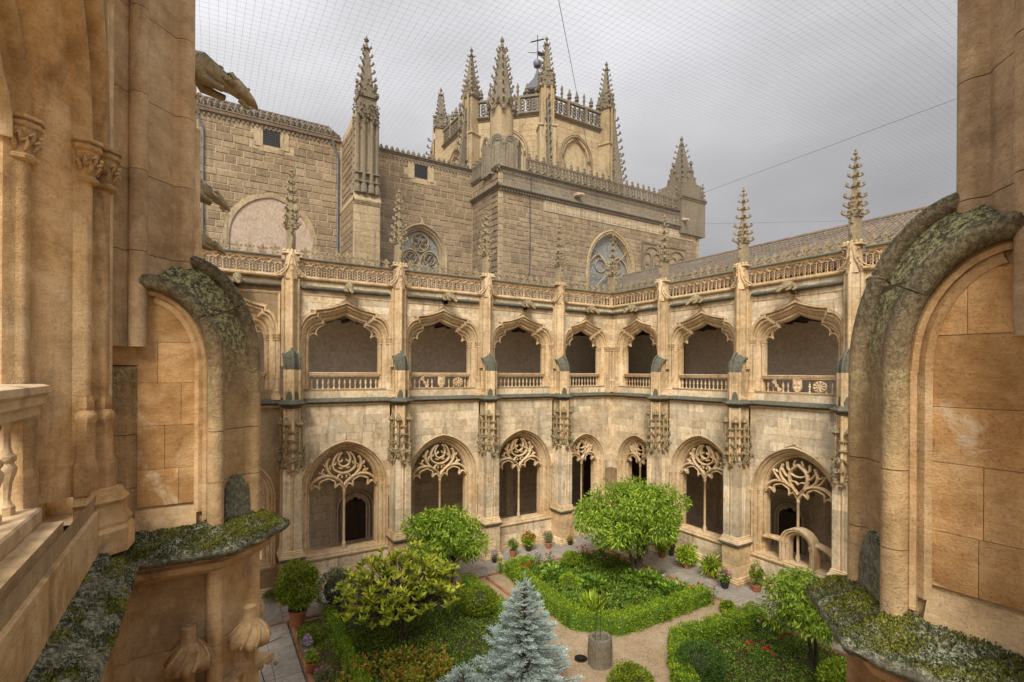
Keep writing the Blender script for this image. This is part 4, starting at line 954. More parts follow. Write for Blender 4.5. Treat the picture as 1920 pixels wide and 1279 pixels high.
# carved doorway and pilasters on the back wall seen through the left arcade windows
def carved_door(parent, x, depth, w_=.58, h=2.1):
    f = M(); rnd = random.Random(2)
    for k, (o, y) in enumerate(((.0, -.08), (.14, -.14), (.30, -.2))):
        P = [(-w_-o, .15), (-w_-o, h-.3)]+[(-(w_+o)*math.cos(PI*i/10), h-.3+(w_+o)*1.0*math.sin(PI*i/10)) for i in range(1, 10)]+[(w_+o, h-.3), (w_+o, .15)]
        sweep(f, P, [(-.05, .0), (-.05, y*.6), (0, y), (.05, y*.6), (.05, .0)])
    for s in (-1, 1):
        f.box(s*(w_+.5)-.13, s*(w_+.5)+.13, -.12, 0, .15, h+.9, .01)
        for i in range(12): clump(f, (s*(w_+.5), -.13, .4+.22*i), .09, 3, rnd)
    f.box(-w_-.7, w_+.7, -.18, 0, h+.9, h+1.05, .02); f.box(-w_-.66, w_+.66, -.05, 0, h, h+.9)
    mk('doorway_surround', f, 'interior_stone', parent, 40, loc=(x, depth, 0))
    m = M(); n = 5
    for i in range(n): m.box(-w_+2*w_*i/n+.004, -w_+2*w_*(i+1)/n-.004, -.05, -.02, .16, h+.22-abs(i-2)*.12, .006)
    mk('wooden_door', m, 'dark_wood', parent, loc=(x, depth, 0))
carved_door(north, 6.55, 4.8); carved_door(east, 7.4, 4.8, .6, 2.0)
rnd = random.Random(3)
for x in (8.35, 9.4, 13.3, 15.6, 18.2, 3.6):
    m = M(); m.box(x-.22, x+.22, 4.55, 4.8, .15, 6.5, .02)
    for i in range(16): clump(m, (x+rnd.uniform(-.12, .12), 4.53, .6+.33*i), .10, 3, rnd)
    m.lathe([(.12, 0), (.32, .25), (.34, .35), (.2, .4)], 8, (x, 4.5, 3.4))
    mk('carved_pilaster', m, 'interior_stone', north, 40)
for x in (3.2, 5.2, 8.9, 10.6, 12.4):
    m = M(); m.box(x-.22, x+.22, 4.55, 4.8, .15, 6.5, .02); m.lathe([(.12, 0), (.32, .25), (.34, .35), (.2, .4)], 8, (x, 4.5, 3.2))
    mk('carved_pilaster', m, 'interior_stone', east, 40)
m = M()   # pierced rosette panel low on the back wall behind the third window
for i in range(5):
    for j in range(3):
        cx, cz = 14.1+.36*i, 1.5+.36*j; sweep(m, [(cx+.15*math.cos(a), cz+.15*math.sin(a)) for a in [2*PI*k/10 for k in range(10)]], [(-.025, 4.8), (-.025, 4.7), (.025, 4.7), (.025, 4.8)], closed_path=True)
mk('rosette_panel', m, 'interior_stone', north, 40)
# doorway in the upper gallery, seen through the corner bay of the right hand side
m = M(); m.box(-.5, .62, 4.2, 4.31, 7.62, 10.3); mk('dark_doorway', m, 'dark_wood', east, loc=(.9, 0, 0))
m = M(); sweep(m, [(-.56, 7.62), (-.56, 10.2), (-.3, 10.42), (0, 10.5), (.36, 10.42), (.68, 10.2), (.68, 7.62)], [(0, 4.3), (0, 4.12), (.22, 4.12), (.22, 4.3)]); mk('doorway_surround', m, 'interior_stone', east, 40, loc=(.9, 0, 0))
m = M(); m.box(.0, .5, 4.14, 4.19, 7.63, 10.1, .01); mk('door_leaf', m, 'gallery_plaster', east, loc=(.9, 0, 0))
# ---- tiled roofs
def tile_mesh():
    m = M(); n = 5; rings = []
    for y, r, z in ((0, .088, .02), (.42, .07, .0)): rings.append([(r*math.cos(PI*j/n), y, z+r*.75*math.sin(PI*j/n)) for j in range(n+1)]+[((r-.014)*math.cos(PI*(n-j)/n), y, z+(r-.014)*.75*math.sin(PI*(n-j)/n)) for j in range(n+1)])
    m.loft(rings, cap=True); return m
ME['tile'] = mesh('roof_tile', tile_mesh(), 'roof_tile', 60)
def tiled_roof(name, parent, x0, x1, y0, z0, y1, z1, vis=None, pitch=.2, row=.36):
    """slope from eave (y0,z0) to ridge (y1,z1) in the parent's frame; tiles run up the slope"""
    L = math.hypot(y1-y0, z1-z0); a = math.atan2(z1-z0, y1-y0)
    m = M(); m.loft([[(x, y0, z0-.25), (x, y0, z0), (x, y1, z1), (x, y1, z0-.25)] for x in (x0, x1)])
    r = mk(name, m, 'roof_tile', parent)
    nx = int((x1-x0)/pitch); ny = int(L/row); rnd = random.Random(6); rest = M(); tm = tile_mesh(); cells = []
    for i in range(nx):
        for j in range(ny):
            s = row*j; x = x0+pitch*(i+.5); y, z = y0+math.cos(a)*s, z0+math.sin(a)*s+.01
            if vis: cells.append((vis(x, y, z), x, y, z))
            else: cells.append((0, x, y, z))
    cells.sort(key=lambda c: c[0]); ca, sa = math.cos(a), math.sin(a)
    for k, (q, x, y, z) in enumerate(cells):
        t = rnd.uniform(-.03, .03)
        if vis and k < 300:
            o = obj('roof_tile', ME['tile'], r, (x+rnd.uniform(-.008, .008), y, z)); o.rotation_euler = (a+.05, 0, t)
        else:
            dz = rnd.uniform(0, .012); rest.add(tm.v, tm.f, lambda p: (x+p[0]+t*p[1], y+p[1]*ca-p[2]*sa, z+dz+p[1]*(sa+.03)+p[2]*ca))
    if rest.v:
        me = mesh('tiles', rest, 'roof_tile', 60); obj('tile_covering', me, r, kind='stuff')
    m = M(); m.tube([(x0+.4*i, y1, z1+.04+.012*(i % 2)) for i in range(int((x1-x0)/.4)+1)], .10, 8); mk('ridge', m, 'roof_tile', r, 60)
    return r
# east roof: distance from the camera decides which tiles stay single
def vis_e(x, y, z): return math.hypot(19.5+y, 21.2-x) if (21.2-x) > 6.5 and z > 13.6 else 99
tiled_roof('roof', east, -5, 17.5, .9, 13.0, 5.6, 15.45, vis_e)
tiled_roof('roof', north, -5.5, 19.5, .5, 12.42, 5.2, 13.95, None, .24, .5)
# ================================================================ the church behind
def parch(hw, rise, zj, n, zb):
    c = (rise*rise-hw*hw)/(2*hw); R = hw+c+n; a1 = math.acos(max(-1, min(1, c/R)))
    r = [(hw+n, zb), (hw+n, zj)]+[(-c+R*math.cos(a1*i/12), zj+R*math.sin(a1*i/12)) for i in range(1, 13)]
    return [(-x, z) for x, z in r]+[(x, z) for x, z in reversed(r[:-1])]
def cornice(m, x0, x1, z, y=0, d=.18, h=.3, dent=.22):
    P = [(y+.02, z-h), (y-.05, z-h), (y-.05, z-h*.6), (y-d*.6, z-h*.45), (y-d*.6, z-h*.25), (y-d, z-h*.15), (y-d, z), (y+.02, z)]
    m.loft([[(x, b, c) for b, c in P] for x in (x0, x1)])
    if dent:
        for i in range(int((x1-x0)/dent)): m.box(x0+dent*i+.03, x0+dent*i+dent*.55, y-.10, y+.02, z-h-.14, z-h-.01)
# ---------------- nave
nave = thing('church_nave', 'brown stone nave wall behind the left parapet, with blocked arch and traceried window', 'church', (0, 30, 0))
NH = [(3.05, hw_from_path([(x, z) for x, z in parch(2.02, 2.25, 15.8, .28, 13.2) if x >= 0]), []), (11.6, hw_from_path([(x, z) for x, z in parch(1.32, 1.55, 16.05, .42, 13.2) if x >= 0]), [])]
m = M(); wall_open(m, -9, 6.65, 11.5, 22, 0, .8, NH[:1], 24); mk('nave_wall', m, 'church_mortar', nave)
m = M(); wall_open(m, 8.05, 15.15, 11.5, 22, 0, .8, NH[1:], 24); mk('nave_wall', m, 'church_mortar', nave)
m = M(); m.box(-9, 15.15, .0, .8, 0, 11.5); m.box(6.65, 8.05, .01, .8, 11.5, 22); mk('nave_wall', m, 'church_mortar', nave)
rn = random.Random(31); gr = lambda x: (abs(x[0]-3.0), )
bl = [b for b in ashlar(-.6, 6.6, 14.0, 21.72, .36, (.45, .95), [(NH[0][0], NH[0][1])], .055, rn)]+[b for b in ashlar(8.1, 15.1, 14.0, 21.72, .36, (.45, .95), [(NH[1][0], NH[1][1])], .055, rn)]
cen = lambda b: (sum(p[0] for p in b)/len(b), sum(p[1] for p in b)/len(b))
bl = [b for b in bl if not any(abs(cen(b)[0]-gx) < .8 and abs(cen(b)[1]-21.25) < .62 for gx in (3.0, 11.5))]
bl.sort(key=lambda b: -cen(b)[1]*0 + (0 if cen(b)[1] > 15.2 else 1))
place_blocks(bl, nave, 'church_stone', proud=.03, ch=.014, jit=.014, rnd=rn)
for gx in (3.0, 11.5):
    m = M()
    for i in range(9): m.box(gx-.40+i*.1-.012, gx-.40+i*.1+.012, -.03, -.01, 20.85, 21.65)
    for i in range(8): m.box(gx-.42, gx+.42, -.035, -.02, 20.85+i*.1, 20.87+i*.1)
    g = mk('vent_grille', m, 'grille', nave); m = M(); m.box(gx-.42, gx+.42, -.008, .02, 20.84, 21.66); mk('vent_opening', m, 'grille', g)
    m = M(); m.box(gx-.85, gx-.43, -.05, .02, 20.7, 21.7, .01); m.box(gx+.43, gx+.85, -.05, .02, 20.7, 21.7, .01); m.box(gx-.6, gx+.6, -.05, .02, 20.45, 20.69, .01); mk('dressed_surround', m, 'church_dressed', nave)
for cx, hw, rise, zj, th, mat in ((3.05, 2.02, 2.25, 15.8, .28, 'church_dressed'), (11.6, 1.32, 1.55, 16.05, .42, 'church_dressed')):
    P = parch(hw, rise, zj, 0, 13.4); n = len(P)
    for i in range(0, n-1, 2 if th < .3 else n):     # voussoirs of the blocked arch, mouldings of the window
        j = min(n-1, i+2) if th < .3 else n-1
        m = M()
        if th < .3:
            fam = lambda q: parch(hw, rise, zj, q, 13.4); a, b = fam(0), fam(th)
            pol = [a[k] for k in range(i, j+1)]+[b[k] for k in range(j, i-1, -1)]; m.loft([[(x, .06, z) for x, z in pol], [(x, -.03, z) for x, z in pol]]); mk('voussoir', m, mat, nave, loc=(cx, 0, 0))
        else:
            fsweep(m, lambda q: parch(hw, rise, zj, q, 13.4), [(0, .5), (0, .28), (.03, .25)]+rollp(.08, .22, .04, 180, 360, 4)+[(.13, .2), (.14, .12)]+rollp(.2, .1, .045, 180, 360, 4)+[(.25, .09), (.27, 0), (.3, -.04)]+rollp(.36, -.05, .05, 180, 360, 4)+[(.42, -.02), (.44, .02)]); mk('window_arch', m, mat, nave, 40, loc=(cx, 0, 0))
m = M(); P = parch(2.02, 2.25, 15.8, .02, 13.2); m.loft([[(x+3.05, .05, z) for x, z in P], [(x+3.05, .3, z) for x, z in P]]); mk('blocked_arch_infill', m, 'infill_plaster', nave)
def rose_tracery(m, cx, z, s, y):
    ring = lambda x, zz, r, w_=.07: sweep(m, [(cx+x+r*math.cos(a), zz+r*math.sin(a)) for a in [2*PI*k/18 for k in range(18)]], [(-w_/2, y+.06), (-w_/2, y-.02), (0, y-.05), (w_/2, y-.02), (w_/2, y+.06)], closed_path=True)
    ring(0, z+.72*s, .58*s, .08)
    for a in range(6): ring(.30*s*math.cos(a*PI/3), z+.72*s+.30*s*math.sin(a*PI/3), .2*s, .04)
    for sg in (-1, 1):
        ring(sg*.62*s, z-.28*s, .36*s, .06); sweep(m, [(cx+p[0], p[1]) for p in spline([(sg*1.3*s, z-.45), (sg*1.1*s, z+.02), (sg*.62*s, z+.25*s), (sg*.2*s, z), (0, z-.5)], 5)], [(-.04, y+.06), (-.04, y-.03), (.04, y-.03), (.04, y+.06)])
        for a in range(3): ring(sg*.62*s+.16*s*math.cos(a*2.09+.5), z-.28*s+.16*s*math.sin(a*2.09+.5), .12*s, .03)
    m.box(cx-.05, cx+.05, y-.04, y+.06, z-2.4, z-.2)
m = M(); rose_tracery(m, 11.6, 16.15, 1.0, .3); mk('window_tracery', m, 'church_dressed', nave, 40)
m = M(); P = parch(1.32, 1.55, 16.05, .0, 13.4); m.loft([[(x+11.6, .40, z) for x, z in P], [(x+11.6, .44, z) for x, z in P]]); mk('leaded_window', m, 'window_glass', nave)
m = M(); cornice(m, -9, 6.6, 22.1); cornice(m, 8.1, 15.1, 22.1); mk('eaves_cornice', m, 'church_grey', nave, 30)
m = M(); rn = random.Random(4)
for i in range(int(7.0/.34)): x = 8.25+.34*i; m.blob((x, -.12, 22.22), (.10, .07, .13), 6, 4, .3, rn); m.tube([(x-.12, -.12, 22.12), (x, -.15, 22.34), (x+.12, -.12, 22.12)], .03, 5)
mk('leaf_cresting', m, 'church_grey', nave, 40)
m = M()
for i in range(int(15.2/.30)): x = -8.7+.30*i; m.tube([(x, -.12, 22.12), (x+.10, -.16, 22.36), (x+.18, -.02, 22.46), (x+.26, .1, 22.40)], [.05, .06, .05, .02], 5); m.tube([(x, .3, 22.5), (x+.14, .5, 22.8), (x+.2, .7, 22.9)], [.05, .06, .03], 5)
mk('leaf_cresting', m, 'church_grey', nave, 40)
tiled_roof('roof', nave, -9, 6.6, -.15, 22.12, 3.2, 24.0, None, .26, .5)
tiled_roof('roof', nave, 8.1, 15.2, .1, 22.1, 3.2, 23.2, None, .3, .5)
for px, z1 in ((6.45, 22.0), (-.15, 22.0)):
    m = M(); m.tube([(px, -.10, 12.3), (px, -.10, z1-1.2), (px-.05, -.13, z1-.9), (px-.28, -.25, z1-.45), (px-.32, -.27, z1-.2)], .055, 8)
    for z in (14, 16, 18, 20): m.lathe([(.075, 0), (.075, .1)], 8, (px, -.10, z))
    mk('drain_pipe', m, 'pipe_zinc', nave, 50)
# ---------------- big buttress with pinnacle
b = thing('church_buttress', 'tall buttress topped by a crocketed pinnacle, standing between the blocked arch and the rose window', 'buttress', (7.35, 27.0, 0))
m = M(); m.box(-.70, .70, 0, 3.0, 0, 17.85); m.box(-.62, .62, .12, 3.0, 17.8, 22.3); m.loft([[(x, y, z) for x, y, z in ((-.6, .2, 22.28), (.6, .2, 22.28), (.6, 3, 21.95), (-.6, 3, 21.95))], [(x, y, z) for x, y, z in ((-.6, .2, 22.7), (.6, .2, 22.7), (.6, 3, 22.1), (-.6, 3, 22.1))]]); mk('buttress_core', m, 'church_mortar', b)
place_blocks(ashlar(-.69, .69, 13.0, 17.5, .42, (.5, .9), (), .01, random.Random(2)), b, 'church_dressed', proud=.02, ch=.01)
sd_ = M()
for p in ashlar(.15, 2.95, 13.0, 21.9, .36, (.45, .9), (), .05, random.Random(3)): block_mesh(sd_, p, .03, .02)
sd2 = M(); sd2.f = list(sd_.f); sd2.v = [(-.70+y if z < 17.8 else -.64+y, x, z) for x, y, z in sd_.v]; mk('side_masonry', sd2, 'church_stone', b, kind='stuff')
m = M(); P = [(0.02, 17.55), (-.04, 17.58), (-.04, 17.66), (-.12, 17.74), (-.12, 17.82), (.02, 18.0), (.12, 18.3)]
m.loft([[(x, y, z) for y, z in P] for x in (-.72, .72)], closed=False, cap=False)
for i in range(12): m.blob((-.64+.116*i, -.07, 17.68), (.045, .04, .05), 5, 4, .1)
for s in (-1, 1): m.loft([[(s*(.70-y*.6), y if j else 3, z) for y, z in P] for j in (0, 1)], closed=False, cap=False)
mk('weathering', m, 'church_dressed', b, 30)
m = M()
for x, y in ((-.52, .05), (-.2, -.05), (.2, -.05), (.52, .05), (-.60, .45)): m.tube([(x, y, 18.3), (x, y, 22.3)], .10, 8); m.lathe([(.17, 0), (.17, .35), (.12, .45), (.15, .55), (.11, .6)], 8, (x, y, 18.2))
for z in (18.75, 19.2): m.box(-.66, .66, -.12, .3, z, z+.07, .02)
mk('clustered_shafts', m, 'church_grey', b, 40)
rn = random.Random(8); m = M()
for j in range(5):
    for k in range(9): a = -PI*k/8; clump(m, (.62*math.cos(a), .35+.55*math.sin(a), 22.0+.22*j+rn.uniform(-.05, .05)), .13, 3, rn)
m.box(-.45, .45, -.05, .8, 22.2, 23.4, .05); gablets(m, 0, .35, 23.3, .85, .95, .13, .08)
spire(m, 0, .35, 23.2, 26.6, .55, 7, .24, 4, PI/4); mk('pinnacle', m, 'church_grey', b, 40)
# ---------------- transept
tr = thing('church_transept', 'taller church transept right of centre, brown blocks, carved inscription band, pointed window and pierced cresting', 'church', (0, 26.6, 0))
TH = (24.35, hw_from_path([(x, z) for x, z in parch(1.85, 2.35, 16.0, .42, 13.2) if x >= 0]), [])
m = M(); wall_open(m, 15.15, 33.6, 12.0, 21.2, 0, .8, [TH], 24); mk('transept_wall', m, 'church_mortar', tr)
m = M(); m.box(15.15, 33.6, 0.0, .8, 0, 12); m.box(15.15, 15.95, .8, 9, 0, 21.2); m.box(32.8, 33.6, .8, 9, 0, 21.2); m.box(15.9, 32.9, .75, 9, 21.0, 21.3); mk('transept_wall', m, 'church_mortar', tr)
rn = random.Random(17); bl = ashlar(15.5, 33.3, 14.2, 19.05, .30, (.38, .80), [(TH[0], TH[1])], .05, rn)+ashlar(15.5, 18.5, 19.07, 19.9, .28, (.45, .8), (), .05, rn)
bl = [q for q in bl if not (27.3 < cen(q)[0] < 29.4 and 15.9 < cen(q)[1] < 18.35) and not (30.0 < cen(q)[0] < 32.0 and 15.9 < cen(q)[1] < 18.35)]
bl.sort(key=lambda q: 1 if (cen(q)[1] < 15.9 or cen(q)[0] > 29.4) else 0)
place_blocks(bl, tr, 'church_stone', proud=.03, ch=.012, jit=.012, rnd=rn)
q = M()
for p in ashlar(15.45, 33.4, 20.2, 20.95, .38, (.55, .95), (), .03, rn): block_mesh(q, p, .02, .015)
mk('upper_masonry', q, 'church_grey', tr, kind='stuff')
q = M()
for p in ashlar(.05, 3.4, 13, 20.9, .36, (.5, .9), (), .05, rn): block_mesh(q, p, .03, .02)
q.v = [(15.15+y, x, z) for x, y, z in q.v]; mk('side_masonry', q, 'church_stone', tr, kind='stuff')
m = M()
for i, p in enumerate(ashlar(15.14, 15.48, 13, 20.9, .4, (.4, .5), (), .02, rn)): block_mesh(m, p, .05, .015)
for i, p in enumerate(ashlar(33.32, 33.62, 13, 20.9, .4, (.4, .5), (), .02, rn)): block_mesh(m, p, .05, .015)
mk('quoins', m, 'church_dressed', tr, kind='stuff')
m = M(); P = [(.0, 19.88), (-.08, 19.9), (-.2, 19.96), (-.26, 20.0), (-.26, 20.06), (-.02, 20.28)]
m.loft([[(x, y, z) for y, z in P] for x in (15.0, 33.8)], closed=False, cap=False)
for i in range(int(18.5/.2)): m.box(15.2+.2*i, 15.3+.2*i, -.17, .0, 19.8, 19.9)
m.loft([[(15.15-.0+y, x, z) for y, z in P] for x in (-.26, 3.4)], closed=False, cap=False); mk('string_course', m, 'church_grey', tr, 30)
m = M(); m.box(18.55, 32.95, -.06, .02, 19.08, 19.76, .01); ib = mk('inscription_band', m, 'church_pale', tr)
rn = random.Random(23); x = 18.7; k = 0
while x < 32.7:      # angular black letter strokes cut along the band
    m = M(); nst = rn.choice((1, 2, 2, 3)); h0, h1 = 19.17, 19.66
    for s_ in range(nst):
        xx = x+.13*s_; m.box(xx, xx+.045, -.085, -.055, h0+.04, h1-.04)
        m.loft([[(xx-.01, y, h1-.07), (xx+.02, y, h1-.11), (xx+.075, y, h1-.03), (xx+.03, y, h1+.01)] for y in (-.055, -.085)])
        m.loft([[(xx-.02, y, h0+.05), (xx+.02, y, h0-.0), (xx+.07, y, h0+.06), (xx+.03, y, h0+.09)] for y in (-.055, -.085)])
    mk('carved_letter', m, 'church_dressed', ib); x += .13*nst+.09
m = M(); cornice(m, 15.0, 33.7, 21.25, 0, .2, .22, .18); P_ = [(0.02, 21.0), (-.1, 21.05), (-.2, 21.2), (-.2, 21.25), (.02, 21.25)]
m.loft([[(15.15+y, x, z) for y, z in P_] for x in (-.2, 3.4)]); mk('parapet_cornice', m, 'church_grey', tr, 30)
def crest_unit():
    m = M()
    for s in (-1, 1):
        m.tube([(s*.24, 0, 0), (s*.24, 0, .85)], .05, 5); sweep(m, [(s*.12-.11, .05), (s*.12-.11, .62)]+arc(s*.12, .62, .11, .13, 180, 0, 5)[1:]+[(s*.12+.11, .05)], [(-.03, .06), (-.03, -.06), (.02, -.06), (.02, .06)])
        for z in (.28, .5): m.blob((s*.12, 0, z), (.05, .05, .05), 5, 3, .2)
        m.tube([(s*.25, -.03, .02), (s*.1, -.08, .12), (0, -.1, .2)], .045, 5)
    m.box(-.25, .25, -.07, .07, .78, .86); clump(m, (0, 0, .98), .12, 5, random.Random(2)); m.lathe([(.10, 0), (.13, .08), (.05, .2), (.09, .28), (.0, .42)], 6, (0, 0, .86)); m.box(-.26, .26, -.06, .06, 0, .06)
    return m
ME['crest_unit'] = mesh('cresting_arch', crest_unit(), 'church_grey', 40)
for i in range(25): o = obj('cresting_arch', ME['crest_unit'], tr, (17.35+.555*i, -.08, 21.26)); o.scale = (1.05, 1, 1)
for i in range(5): obj('cresting_arch', ME['crest_unit'], tr, (15.05, 1.1+.52*i, 21.26), PI/2)
m = M(); fsweep(m, lambda q: parch(1.85, 2.35, 16.0, q, 13.4), [(0, .5), (0, .25), (.05, .22), (.06, .12), (.10, .1), (.12, -.02), (.24, -.02), (.26, -.06), (.30, -.08), (.38, -.06), (.43, .02)]); w_ = mk('window_arch', m, 'church_dressed', tr, 40, loc=(24.35, 0, 0))
m = M()
Pq = parch(1.85, 2.35, 16.0, .18, 13.4)
for a, b_ in zip(Pq, Pq[1:]):
    L = math.hypot(b_[0]-a[0], b_[1]-a[1]); n = max(1, int(L/.16))
    for i in range(n): t = i/n; m.blob((a[0]+(b_[0]-a[0])*t, -.03, a[1]+(b_[1]-a[1])*t), (.05, .04, .05), 5, 3, .1)
mk('bead_ornament', m, 'church_dressed', w_, 50)
m = M(); P = parch(1.85, 2.35, 16.0, 0, 13.4); m.loft([[(x+24.35, .38, z) for x, z in P], [(x+24.35, .42, z) for x, z in P]]); mk('leaded_window', m, 'window_glass', tr)
m = M(); bars = [(-.05, 0)]
sweep(m, [(0, 13.4), (0, 16.6)], [(-.06, .34), (-.06, .26), (.06, .26), (.06, .34)])
for s in (-1, 1):
    sweep(m, spline([(s*1.85, 15.9), (s*1.6, 16.5), (s*.95, 16.95), (s*.3, 16.5), (0, 15.9)], 5), [(-.05, .34), (-.05, .26), (.05, .26), (.05, .34)])
    sweep(m, [(s*.75+.45*math.cos(a), 16.2+.45*math.sin(a)) for a in [2*PI*k/14 for k in range(14)]], [(-.03, .34), (-.03, .28), (.03, .28), (.03, .34)], closed_path=True)
    m.tube([(-s*1.7, .1, 17.5-3.6*0), (s*1.8, .1, 14.2)], .035, 5)
m.tube([(-1.8, .1, 15.6), (1.8, .1, 15.3)], .03, 5); m.tube([(-1.8, .1, 14.6), (1.8, .1, 14.3)], .03, 5)
mk('window_tracery', m, 'church_dressed', tr, 40, loc=(24.35, 0, 0))
for cx in (28.3, 31.0):
    m = M(); m.box(cx-1.0, cx+1.0, -.02, .02, 16.0, 18.3)
    n_ = mk('niche_panel', m, 'church_stone', tr); m = M(); rn = random.Random(int(cx))
    sweep(m, [(cx-1, 16), (cx-1, 18.3), (cx+1, 18.3), (cx+1, 16)], [(-.05, .02), (-.05, -.1), (.07, -.12), (.07, .02)])
    for s in (-1, 1): sweep(m, [(cx+s*.48-.40, 16.1), (cx+s*.48-.40, 17.2)]+arc(cx+s*.48, 17.2, .40, .38, 180, 0, 8)[1:]+[(cx+s*.48+.40, 16.1)], [(-.04, .0), (-.04, -.10), (.04, -.10), (.04, 0)])
    sweep(m, [(cx-.9, 17.2)]+arc(cx, 17.2, .9, .85, 180, 0, 12)[1:], [(-.04, .0), (-.04, -.11), (.04, -.11), (.04, 0)])
    for s in (-1, 1): m.blob((cx+s*.48, -.08, 16.75), (.16, .13, .2), 8, 5, .1, rn); m.blob((cx+s*.48, -.06, 16.4), (.28, .12, .22), 8, 4, .1, rn)
    mk('carved_niche', m, 'church_grey', n_, 40)
m = M()
for x in (21.3, 31.6): m.box(x-.35, x+.12, -.42, 0, 20.42, 20.64, .03); m.tube([(x-.1, -.3, 20.52), (x-.1, -.75, 20.44)], [.13, .10], 6)
mk('water_spout', m, 'infill_plaster', tr)
m = M(); m.tube([(17.4, -.10, 14), (17.42, -.12, 17), (17.38, -.12, 20), (17.35, -.32, 20.1), (17.35, -.25, 21.3)], .022, 5); mk('cable', m, 'iron', tr)
# corner turret
ct = obj('corner_turret', None, tr, (16.02, 1.12, 0)); ct.scale = (.93, .93, 1); m = M(); m.lathe([(.3, 0), (1.24, .8)], 8, (0, 0, 20.15), PI/8)
m.lathe([(1.28, 0), (1.28, 1.9), (1.24, 2.0)], 8, (0, 0, 20.9), PI/8); m.lathe([(1.1, 0), (.85, .5)], 8, (0, 0, 22.9), PI/8)
for j in range(8):
    a = PI/8+PI/4*j; c, s = math.cos(a), math.sin(a); m.tube([(1.27*c, 1.27*s, 20.9), (1.27*c, 1.27*s, 22.7)], .10, 6)
    am = a+PI/8; cm, sm = math.cos(am), math.sin(am); P = [(-.48, 22.55)]+arc(0, 22.6, .48, .68, 180, 0, 10)[1:]
    for k, (rr, q) in enumerate(((.0, .09), (-.1, .06))):
        m.tube([(cm*(1.2)-sm*u*(1+rr*1.5), sm*(1.2)+cm*u*(1+rr*1.5), z+rr*1.2) for u, z in P], q, 6)
    for u in (-.2, .2): m.tube([(cm*1.19-sm*u, sm*1.19+cm*u, 20.9), (cm*1.19-sm*u, sm*1.19+cm*u, 22.95)], .045, 5)
    m.blob((1.3*c, 1.3*s, 22.75), (.14, .14, .16), 6, 4, .2)
mk('turret_base', m, 'church_grey', ct, 45)
m = M(); m.lathe([(.80, 0), (.80, 2.2), (.92, 2.3)], 14, (0, 0, 23.2)); mk('turret_drum', m, 'church_dressed', ct, 40)
m = M()
for j in range(8):
    a = PI/4*j; c, s = math.cos(a), math.sin(a); m.tube([(.95*c-s*u, .95*s+c*u, z) for u, z in ((-.36, 25.15), (-.25, 25.3), (-.08, 25.5), (0, 25.85), (.08, 25.5), (.25, 25.3), (.36, 25.15))], .06, 5)
    m.blob((1.0*c, 1.0*s, 25.75), (.13, .13, .2), 6, 4, .2); m.blob((1.0*math.cos(a+PI/8), 1.0*math.sin(a+PI/8), 25.1), (.16, .16, .16), 6, 4, .2)
spire(m, 0, 0, 25.4, 29.8, .86, 7, .27, 8, PI/8); mk('turret_spire', m, 'church_grey', ct, 40)
# right hand turret
et = obj('corner_turret', None, tr, (32.6, .9, 0)); m = M(); m.box(-1.35, 1.4, -1.2, 1.3, 19.5, 22.2); m.box(-1.15, 1.2, -1.0, 1.1, 22.1, 23.6); cornice(m, -1.45, 1.5, 22.35, -1.2, .15, .2, 0); mk('turret_base', m, 'church_grey', et)
m = M(); gablets(m, 0, 0, 23.3, 1.7, 1.9, .2, .1); spire(m, 0, 0, 23.4, 27.5, .98, 8, .26, 4, PI/4); rn = random.Random(3)
for s in (-1, 1):
    spire(m, s*1.22, -1.1, 22.3, 23.7, .12, 4, .12, 4)
    for k in range(10): crocket(m, s*(1.45), -.9, 19.6+.3*k*1.2, s, 0, .25)
mk('turret_spire', m, 'church_grey', et, 40)
